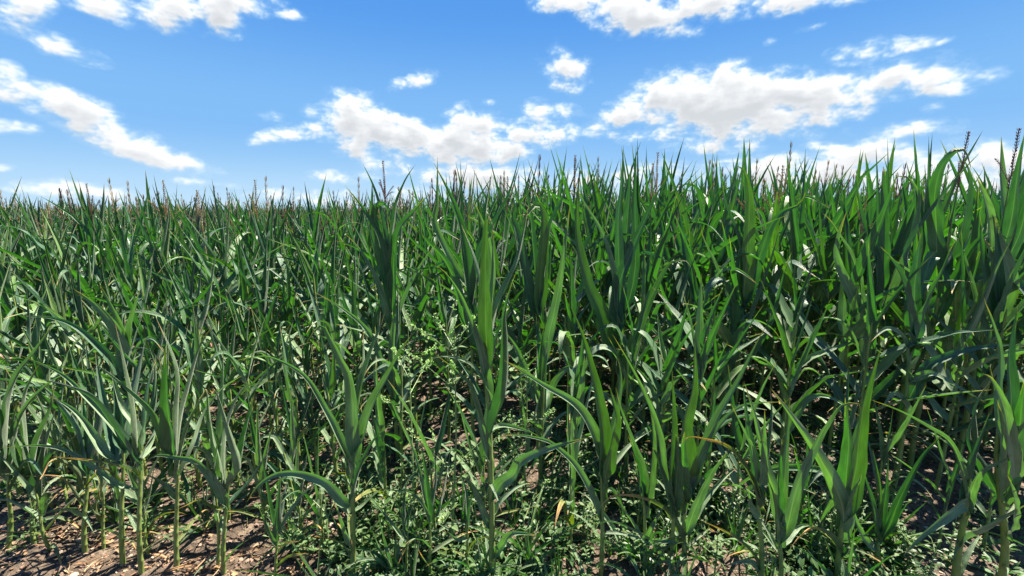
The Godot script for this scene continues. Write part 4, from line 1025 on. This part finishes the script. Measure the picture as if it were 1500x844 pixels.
# The rest of the field, past the rows one can pick apart.
func field_maize() -> void:
	var r := RandomNumberGenerator.new()
	r.seed = 99
	var kinds := []
	for v in 9:
		var plan := leaf_plan(1.75, r)
		var am := ArrayMesh.new()
		var st := SurfaceTool.new()
		st.begin(Mesh.PRIMITIVE_TRIANGLES)
		for l: Array in plan.leaves:
			var low := SurfaceTool.new()
			low.begin(Mesh.PRIMITIVE_TRIANGLES)
			low.set_smooth_group(0)
			blade(low, blade_line(l[0], r), KINDS[l[0]][0], clampf(KINDS[l[0]][1] + r.randf_range(-0.2, 0.2), 0.1, 0.95), r.randf_range(-45, 45), r.randi(), 11, 2)
			low.generate_normals()
			st.append_from(low.commit(), 0, l[2])
		st.commit(am)
		am.surface_set_material(0, mats.field_blade)
		var s2 := SurfaceTool.new()
		s2.begin(Mesh.PRIMITIVE_TRIANGLES)
		s2.append_from(stalk_mesh(r.randi(), 5), 0, Transform3D(Basis.from_scale(Vector3(1.2, plan.stem, 1.2)), Vector3.ZERO))
		s2.commit(am)
		am.surface_set_material(1, mats.stalk)
		if v == 1 or v == 4 or v == 5:
			var s3 := SurfaceTool.new()
			s3.begin(Mesh.PRIMITIVE_TRIANGLES)
			var k: float = 1.75 - plan.stem + r.randf_range(0.0, 0.26)
			s3.append_from(tassel_mesh(r.randi(), [3, 0, 0, 1, 2][v % 5], 1.0, false), 0, Transform3D(Basis.from_scale(Vector3(k * 1.1, k, k * 1.1)), Vector3(0, plan.stem - 0.02, 0)))
			s3.commit(am)
			am.surface_set_material(2, tassel_mats[[2, 0, 1][v % 3]])
		kinds.append([am, []])
	var d := 2.42 + 0.50 * 5
	var row := 7
	while d < 70.0:
		var gap := 0.16 if d < 16.0 else 0.24
		var edge := d * 1.22 + 1.2
		var x := -edge
		while x < edge:
			kinds[r.randi() % 9][1].append(Vector3(x + r.randf_range(-0.04, 0.04), row, -d + r.randf_range(-0.08, 0.08)))
			x += gap * r.randf_range(0.75, 1.35)
		d += 0.50 if d < 16.0 else 0.95
		row += 1
	for rr in range(2, 7):                               # the near rows go on to both sides of the view
		var dd := 2.42 + 0.50 * (rr - 2)
		for side in [-1.0, 1.0]:
			var x := dd * 1.17 + 0.42
			while x < dd * 1.17 + 2.6:
				kinds[r.randi() % 9][1].append(Vector3(side * x, rr, -dd + r.randf_range(-0.07, 0.07)))
				x += r.randf_range(0.13, 0.22)
	var all := Node3D.new()
	all.name = "maize_field"
	all.set_meta("kind", "stuff")
	all.set_meta("label", "mass of tasselled green maize filling the field behind the near rows")
	all.set_meta("category", "maize field")
	add_child(all)
	for k: Array in kinds:
		var mm := MultiMesh.new()
		mm.transform_format = MultiMesh.TRANSFORM_3D
		mm.use_colors = true
		mm.mesh = k[0]
		mm.instance_count = k[1].size()
		for i in k[1].size():
			var p: Vector3 = k[1][i]
			var h := stand_height(p.x, -p.z, int(p.y)) * r.randf_range(0.85, 1.11) / 1.75
			var b := Basis.from_euler(Vector3(r.randf_range(-0.05, 0.05), r.randf() * TAU, r.randf_range(-0.05, 0.05))) * Basis.from_scale(Vector3(h, h, h))
			mm.set_instance_transform(i, Transform3D(b, Vector3(p.x, ground_y(p.x, p.z) - 0.02, p.z)))
			var t := r.randf_range(0.62, 1.08)
			mm.set_instance_color(i, Color(t * r.randf_range(0.75, 1.15), t, t * r.randf_range(0.85, 1.4)))
		var o := MultiMeshInstance3D.new()
		o.name = "maize_mass"
		o.multimesh = mm
		o.set_meta("kind", "stuff")
		all.add_child(o, true)


# ------------------------------------------------------------------ weeds
func weed_leaf(st: SurfaceTool, at: Vector3, dir: Vector3, len: float, wide: float, r: RandomNumberGenerator, toothed := true) -> void:
	var side := dir.cross(Vector3.UP)
	side = side.normalized() if side.length() > 0.05 else Vector3.RIGHT
	var up := side.cross(dir).normalized()
	var k := r.randf_range(0.75, 1.3)
	st.set_color(Color(k * r.randf_range(0.85, 1.2), k, k * r.randf_range(0.8, 1.2)))
	var droop := r.randf_range(0.05, 0.35)
	var ts := [0.0, 0.22, 0.45, 0.7, 1.0]
	var ws := [0.08, 0.75, 1.0, 0.55, 0.0] if toothed else [0.1, 0.8, 0.9, 0.7, 0.0]
	var m := []
	var l := []
	var q := []
	for i in 5:
		var c: Vector3 = at + dir * len * ts[i] - Vector3.UP * len * droop * ts[i] * ts[i]
		m.append(c)
		var s: Vector3 = side * wide * ws[i] * 0.5
		l.append(c - s + up * wide * 0.14 * ws[i])
		q.append(c + s + up * wide * 0.14 * ws[i])
	for i in 4:
		for v: Vector3 in [m[i], l[i], l[i + 1], m[i], l[i + 1], m[i + 1], m[i], q[i + 1], q[i], m[i], m[i + 1], q[i + 1]]:
			st.add_vertex(v)


func tube(st: SurfaceTool, a: Vector3, b: Vector3, ra: float, rb: float) -> void:
	var ax := (b - a).normalized()
	var s := ax.cross(Vector3(0.31, 0.2, 0.9)).normalized()
	var c := ax.cross(s)
	for k in 5:
		var o0 := s * cos(TAU * k / 5.0) + c * sin(TAU * k / 5.0)
		var o1 := s * cos(TAU * (k + 1) / 5.0) + c * sin(TAU * (k + 1) / 5.0)
		for v: Vector3 in [a + o0 * ra, a + o1 * ra, b + o0 * rb, a + o1 * ra, b + o1 * rb, b + o0 * rb]:
			st.add_vertex(v)


# [stem mesh, foliage mesh, flower mesh or null]; goosefoot-like: branched, toothed leaves, pale seed spikes.
func weed(seed_: int, h: float, branches: int, leaf: float, flowers: bool, spread: float) -> Array:
	var r := RandomNumberGenerator.new()
	r.seed = seed_
	var s := SurfaceTool.new()
	var f := SurfaceTool.new()
	var g := SurfaceTool.new()
	for q: SurfaceTool in [s, f, g]:
		q.begin(Mesh.PRIMITIVE_TRIANGLES)
		q.set_smooth_group(-1)
	var axes := []
	var tip := Vector3(r.randf_range(-0.08, 0.08) * h, h, r.randf_range(-0.08, 0.08) * h)
	tube(s, Vector3(0, -0.02, 0), tip * 0.5 + Vector3(0.01, 0, 0.01) * h, 0.004 + 0.003 * h, 0.003 + 0.001 * h)
	tube(s, tip * 0.5 + Vector3(0.01, 0, 0.01) * h, tip, 0.003 + 0.001 * h, 0.001)
	axes.append([Vector3.ZERO, tip, h])
	for i in branches:
		var y := r.randf_range(0.08, 0.85)
		var az := i * 2.4 + r.randf_range(-0.4, 0.4)
		var len := h * spread * lerpf(1.0, 0.45, y) * r.randf_range(0.6, 1.2)
		var a := tip * y
		var b := a + Vector3(cos(az) * len, len * r.randf_range(0.5, 1.1), sin(az) * len)
		tube(s, a, b, 0.0025, 0.0008)
		axes.append([a, b, len])
	for ax: Array in axes:
		var a: Vector3 = ax[0]
		var b: Vector3 = ax[1]
		var n := int(clampf(ax[2] / (leaf * (0.8 if flowers else 0.42)), 4, 26))
		for i in n:
			var t := (i + 0.5) / n
			var az := i * 2.4 + r.randf_range(-0.5, 0.5)
			var dir := Vector3(cos(az), r.randf_range(0.0, 0.7), sin(az)).normalized()
			var k := leaf * r.randf_range(0.55, 1.15) * lerpf(1.15, 0.5, t)
			weed_leaf(f, a.lerp(b, t), dir, k, k * r.randf_range(0.38, 0.6), r)
		if flowers:
			var up := (b - a).normalized()
			for i in 30:
				var t := r.randf_range(0.62, 1.06)
				var o := Vector3(r.randf_range(-1, 1), r.randf_range(-1, 1), r.randf_range(-1, 1)).normalized()
				var p := a.lerp(b, t) + o * 0.012 * r.randf() + o * 0.012 * (1.1 - t)
				var z := r.randf_range(0.0028, 0.0058)
				var e := o.cross(up).normalized() * z
				for v: Vector3 in [p - e, p + e, p + o * z * 1.6, p - up * z, p + o * z * 1.6, p + up * z, p - e, p - up * z, p + e, p - e, p + e, p + up * z]:
					g.add_vertex(v)
	for q: SurfaceTool in [s, f, g]:
		q.generate_normals()
	return [s.commit(), f.commit(), g.commit() if flowers else null]


func put_weed(kind: Array, leafm: String, label: String, group: String, x: float, z: float, size: float, turn: float) -> void:
	var o := thing("weed_plant", label, "weed", Vector3(x, ground_y(x, z), z), group)
	var t := Transform3D(Basis(Vector3.UP, turn).scaled(Vector3(size, size, size)), Vector3.ZERO)
	part(o, "stem", kind[0], mats.weed_stem, t)
	part(o, "foliage", kind[1], mats[leafm], t).set_meta("kind", "stuff")
	if kind[2]:
		part(o, "seed_spikes", kind[2], mats.weed_flower, t).set_meta("kind", "stuff")


func weeds() -> void:
	var r := RandomNumberGenerator.new()
	r.seed = 61
	put_weed(weed(5, 1.28, 11, 0.05, true, 0.28), "weed_leaf_pale", "tall goosefoot weed with pale seed spikes left of the tallest centre maize plant", "", -0.30, -1.93, 1.0, 0.6)
	put_weed(weed(6, 1.12, 8, 0.046, true, 0.28), "weed_leaf_pale", "second pale flowering weed leaning behind the grey green front maize plant", "", -0.52, -2.12, 1.0, 2.6)
	put_weed(weed(7, 0.85, 6, 0.042, true, 0.28), "weed_leaf", "smaller flowering weed in the gap right of the tallest centre maize plant", "", 0.06, -2.3, 1.0, 1.1)
	put_weed(weed(8, 0.95, 14, 0.045, false, 0.22), "weed_leaf", "bushy dark weed at the left edge among maize stalks", "", -2.36, -1.96, 0.55, 1.0)
	var bush := []
	for i in 6:
		bush.append(weed(100 + i, r.randf_range(0.26, 0.42), r.randi_range(5, 8), r.randf_range(0.04, 0.062), false, 0.5))
	for i in 5:
		bush.append(weed(140 + i, r.randf_range(0.12, 0.2), r.randi_range(4, 7), r.randf_range(0.035, 0.055), false, 0.8))
	# where the leafy weeds stand: [x from, x to, z from, z to, how many]
	for a: Array in [[-0.75, 0.75, -2.5, -1.72, 27], [0.3, 1.2, -2.2, -1.68, 15], [-1.15, -0.5, -2.4, -1.8, 14], [1.2, 2.1, -2.3, -1.7, 20], [-1.0, 1.6, -3.4, -2.5, 20], [-1.9, -1.2, -2.5, -1.9, 5]]:
		for i in a[4]:
			var x := r.randf_range(a[0], a[1])
			var z := r.randf_range(a[2], a[3])
			var b := r.randi() % bush.size()
			var c := r.randi() % 3
			var near := "behind the front maize row" if z < -2.5 else ("in front of the right hand maize plants" if x > 1.2 else ("between the glowing front maize plants" if x > 0.3 else ("around the tallest centre maize plant" if x > -0.35 else ("beside the grey green front maize plant" if x > -1.15 else "among the low left maize plants"))))
			put_weed(bush[b], ["weed_leaf", "weed_leaf_blue", "weed_leaf_pale"][c], "%s %s weed %s" % ["bushy" if b < 6 else "ground hugging", ["mid green", "bluish green", "pale green"][c], near], "low weeds " + near, x, z, r.randf_range(0.6, 1.15), r.randf() * TAU)
	for a: Array in [[-0.9, 1.9, -2.5, -1.66, 74], [-2.2, -0.9, -2.4, -1.8, 10]]:
		for i in a[4]:
			var x := r.randf_range(a[0], a[1])
			var z := r.randf_range(a[2], a[3])
			var o := thing("grass_tuft", "thin upright tuft of wild grass between the front maize plants", "grass tuft", Vector3(x, ground_y(x, z), z), "grass tufts between the front maize plants")
			var up := r.randf_range(0.14, 0.42)
			for k in r.randi_range(7, 12):
				var len := up * r.randf_range(0.6, 1.15)
				var b := Basis(Vector3.UP, r.randf() * TAU) * Basis.from_scale(Vector3(len, len, len * r.randf_range(0.5, 0.9)))
				part(o, "blade", leaf_lib[["spear", "reach", "arch"][r.randi() % 3]][r.randi() % 10], leaf_mats[[1, 2, 3][r.randi() % 3]], Transform3D(b, Vector3(r.randf_range(-0.015, 0.015), -0.01, r.randf_range(-0.015, 0.015))))
	# low creeping cover that nobody could count
	var st := SurfaceTool.new()
	st.begin(Mesh.PRIMITIVE_TRIANGLES)
	st.set_smooth_group(-1)
	for i in 26:
		var az := r.randf() * TAU
		var o := Vector3(cos(az), 0, sin(az))
		weed_leaf(st, o * r.randf() * 0.06 + Vector3(0, r.randf_range(0.0, 0.05), 0), (o + Vector3(0, r.randf_range(0.1, 1.2), 0)).normalized(), r.randf_range(0.018, 0.05), r.randf_range(0.008, 0.02), r)
	st.generate_normals()
	var sprig := st.commit()
	var mm := MultiMesh.new()
	mm.transform_format = MultiMesh.TRANSFORM_3D
	mm.use_colors = true
	mm.mesh = sprig
	var patch := FastNoiseLite.new()
	patch.seed = 15
	patch.frequency = 1.1
	var spots := []
	while spots.size() < 1900:
		var z := -1.45 - pow(r.randf(), 1.4) * 4.6
		var x := r.randf_range(-1.3, 1.3) * -z
		var want := patch.get_noise_2d(x, z) + 0.18 - 0.55 * smoothstep(-0.35, -0.62, x / -z) * smoothstep(-2.6, -2.0, z) + 0.08 * (1.0 - smoothstep(0.2, 0.5, absf(x / -z)))
		if want > r.randf_range(0.0, 0.35):
			spots.append(Vector3(x, ground_y(x, z), z))
	mm.instance_count = spots.size()
	for i in spots.size():
		var s := r.randf_range(0.6, 1.6)
		mm.set_instance_transform(i, Transform3D(Basis(Vector3.UP, r.randf() * TAU).scaled(Vector3(s, s, s)), spots[i]))
		var t := r.randf_range(0.7, 1.25)
		mm.set_instance_color(i, Color(t, t, t * r.randf_range(0.8, 1.3)))
	var o := MultiMeshInstance3D.new()
	o.name = "weed_cover"
	o.multimesh = mm
	o.material_override = mats.weed_leaf
	o.set_meta("kind", "stuff")
	o.set_meta("label", "low creeping green weed cover spread over the soil")
	o.set_meta("category", "weeds")
	add_child(o)


# ------------------------------------------------------------------ stones and dead scraps on the soil
func pebble(seed_: int) -> ArrayMesh:
	var r := RandomNumberGenerator.new()
	r.seed = seed_
	var sp := SphereMesh.new()
	sp.radius = 1.0
	sp.height = 2.0
	sp.radial_segments = 7
	sp.rings = 3
	var a := sp.get_mesh_arrays()
	var v: PackedVector3Array = a[Mesh.ARRAY_VERTEX]
	var n := FastNoiseLite.new()
	n.seed = seed_
	n.frequency = 0.9
	var st := SurfaceTool.new()
	st.begin(Mesh.PRIMITIVE_TRIANGLES)
	st.set_smooth_group(-1)
	for i: int in a[Mesh.ARRAY_INDEX]:
		var p := v[i] * (1.0 + 0.75 * n.get_noise_3dv(v[i] * 1.3))
		st.add_vertex(Vector3(p.x, p.y * 0.42, p.z * 0.75))
	st.generate_normals()
	return st.commit()


func flake(seed_: int) -> ArrayMesh:
	var r := RandomNumberGenerator.new()
	r.seed = seed_
	var line := PackedVector3Array()
	var p := Vector3(-0.5, 0.02, 0)
	var a := r.randf_range(-0.2, 0.5)
	for i in 6:
		line.append(p)
		p += Vector3(cos(a), sin(a) * 0.5, r.randf_range(-0.3, 0.3)).normalized() * 0.2
		a += r.randf_range(-0.55, 0.45)
	return blade_mesh(line, r.randf_range(0.22, 0.5), r.randf_range(0.1, 0.5), r.randf_range(-30, 30), seed_, 7, 1)


func scatter(called: String, label: String, category: String, meshes: Array, m: Material, spots: Array, r: RandomNumberGenerator, lo: float, hi: float, tones: Array, tilt: float) -> void:
	var all := Node3D.new()
	all.name = called
	all.set_meta("kind", "stuff")
	all.set_meta("label", label)
	all.set_meta("category", category)
	add_child(all)
	for k in meshes.size():
		var mine := []
		for i in spots.size():
			if i % meshes.size() == k:
				mine.append(spots[i])
		var mm := MultiMesh.new()
		mm.transform_format = MultiMesh.TRANSFORM_3D
		mm.use_colors = true
		mm.mesh = meshes[k]
		mm.instance_count = mine.size()
		for i in mine.size():
			var s := lo + (hi - lo) * pow(r.randf(), 2.2)
			var b := Basis.from_euler(Vector3(r.randf_range(-tilt, tilt), r.randf() * TAU, r.randf_range(-tilt, tilt))).scaled(Vector3(s, s, s))
			mm.set_instance_transform(i, Transform3D(b, mine[i] + Vector3(0, s * 0.12, 0)))
			var c: Color = tones[r.randi() % tones.size()]
			var t := r.randf_range(0.7, 1.2)
			mm.set_instance_color(i, Color(c.r * t, c.g * t, c.b * t))
		var o := MultiMeshInstance3D.new()
		o.name = called + "_bits"
		o.multimesh = mm
		o.material_override = m
		o.set_meta("kind", "stuff")
		all.add_child(o, true)


func litter() -> void:
	var r := RandomNumberGenerator.new()
	r.seed = 808
	var stones := []
	for i in 6:
		stones.append(pebble(60 + i))
	var flakes := []
	for i in 5:
		flakes.append(flake(80 + i))
	var spots := []
	for i in 19000:
		var z := -1.35 - pow(r.randf(), 1.5) * 5.0
		var x := r.randf_range(-1.3, 1.3) * -z
		spots.append(Vector3(x, ground_y(x, z), z))
	scatter("stone_chips", "pale tan and pinkish stone chips strewn over the brown soil", "stones", stones, mats.chip, spots, r, 0.004, 0.016, [Color(0.28, 0.195, 0.145), Color(0.29, 0.18, 0.13), Color(0.19, 0.13, 0.095), Color(0.13, 0.09, 0.065), Color(0.34, 0.275, 0.215)], 0.5)
	spots = []
	for i in 2000:
		var z := -1.4 - pow(r.randf(), 1.5) * 3.2
		var x := r.randf_range(-1.3, 1.3) * -z
		if r.randf() < 0.25:                            # the trodden, dried-out corner at the left
			x = r.randf_range(-2.6, -1.0)
			z = r.randf_range(-2.2, -1.45)
		spots.append(Vector3(x, ground_y(x, z), z))
	scatter("dry_leaf_litter", "straw coloured scraps of dead maize leaf lying on the soil", "leaf litter", flakes, mats.scrap, spots, r, 0.012, 0.055, [Color(0.26, 0.16, 0.085), Color(0.21, 0.115, 0.06), Color(0.29, 0.20, 0.12), Color(0.15, 0.08, 0.045), Color(0.11, 0.065, 0.04)], 0.35)
	var straws := []
	for i in 4:
		var line := PackedVector3Array()
		for k in 5:
			line.append(Vector3(k * 0.25 - 0.5, 0.02 + 0.03 * sin(k * 1.7 + i), r.randf_range(-0.07, 0.07)))
		straws.append(blade_mesh(line, 0.055, 0.8, 0.0, 300 + i, 6, 1))
	spots = []
	for i in 420:
		var z := -1.42 - pow(r.randf(), 1.4) * 2.4
		var x := r.randf_range(-1.25, 1.25) * -z
		if r.randf() < 0.45:
			x = r.randf_range(-2.7, -0.9)
			z = r.randf_range(-2.25, -1.45)
		spots.append(Vector3(x, ground_y(x, z) + 0.004, z))
	scatter("straw_litter", "thin dry stalk and straw pieces lying about on the soil", "straw", straws, mats.scrap, spots, r, 0.05, 0.26, [Color(0.26, 0.17, 0.09), Color(0.21, 0.125, 0.06), Color(0.29, 0.215, 0.13), Color(0.13, 0.08, 0.045)], 0.12)
	for i in 34:
		var z := -1.55 - r.randf() * 1.0
		var x := r.randf_range(-1.15, 0.95) * -z
		var o := thing("loose_stone", "small pale stone lying on the brown soil", "stone", Vector3(x, ground_y(x, z) + 0.004, z), "larger stones on the soil")
		var s := r.randf_range(0.013, 0.024)
		var m: StandardMaterial3D = plain("stone_%d" % (i % 4), [srgb(0.45, 0.33, 0.25), srgb(0.5, 0.42, 0.34), srgb(0.42, 0.27, 0.20), srgb(0.36, 0.30, 0.25)][i % 4], 0.9) if i < 4 else mats["stone_%d" % (i % 4)]
		part(o, "stone", stones[i % 6], m, Transform3D(Basis.from_euler(Vector3(r.randf_range(-0.3, 0.3), r.randf() * TAU, 0)).scaled(Vector3(s, s, s)), Vector3.ZERO))
	var dry := plain("dead_leaf", srgb(0.24, 0.15, 0.08), 0.85, Color(0.4, 0.3, 0.18))
	for i in 22:
		var z := r.randf_range(-2.1, -1.6)
		var x := r.randf_range(-2.3, -1.0)
		var o := thing("dead_leaf", "curled straw coloured dead maize leaf on soil at lower left", "dead leaf", Vector3(x, ground_y(x, z) + 0.012, z), "dead leaves on the soil at lower left")
		var s := r.randf_range(0.09, 0.18)
		part(o, "blade", flakes[i % 5], dry, Transform3D(Basis(Vector3.UP, r.randf() * TAU).scaled(Vector3(s, s * 0.7, s * 0.3)), Vector3.ZERO))
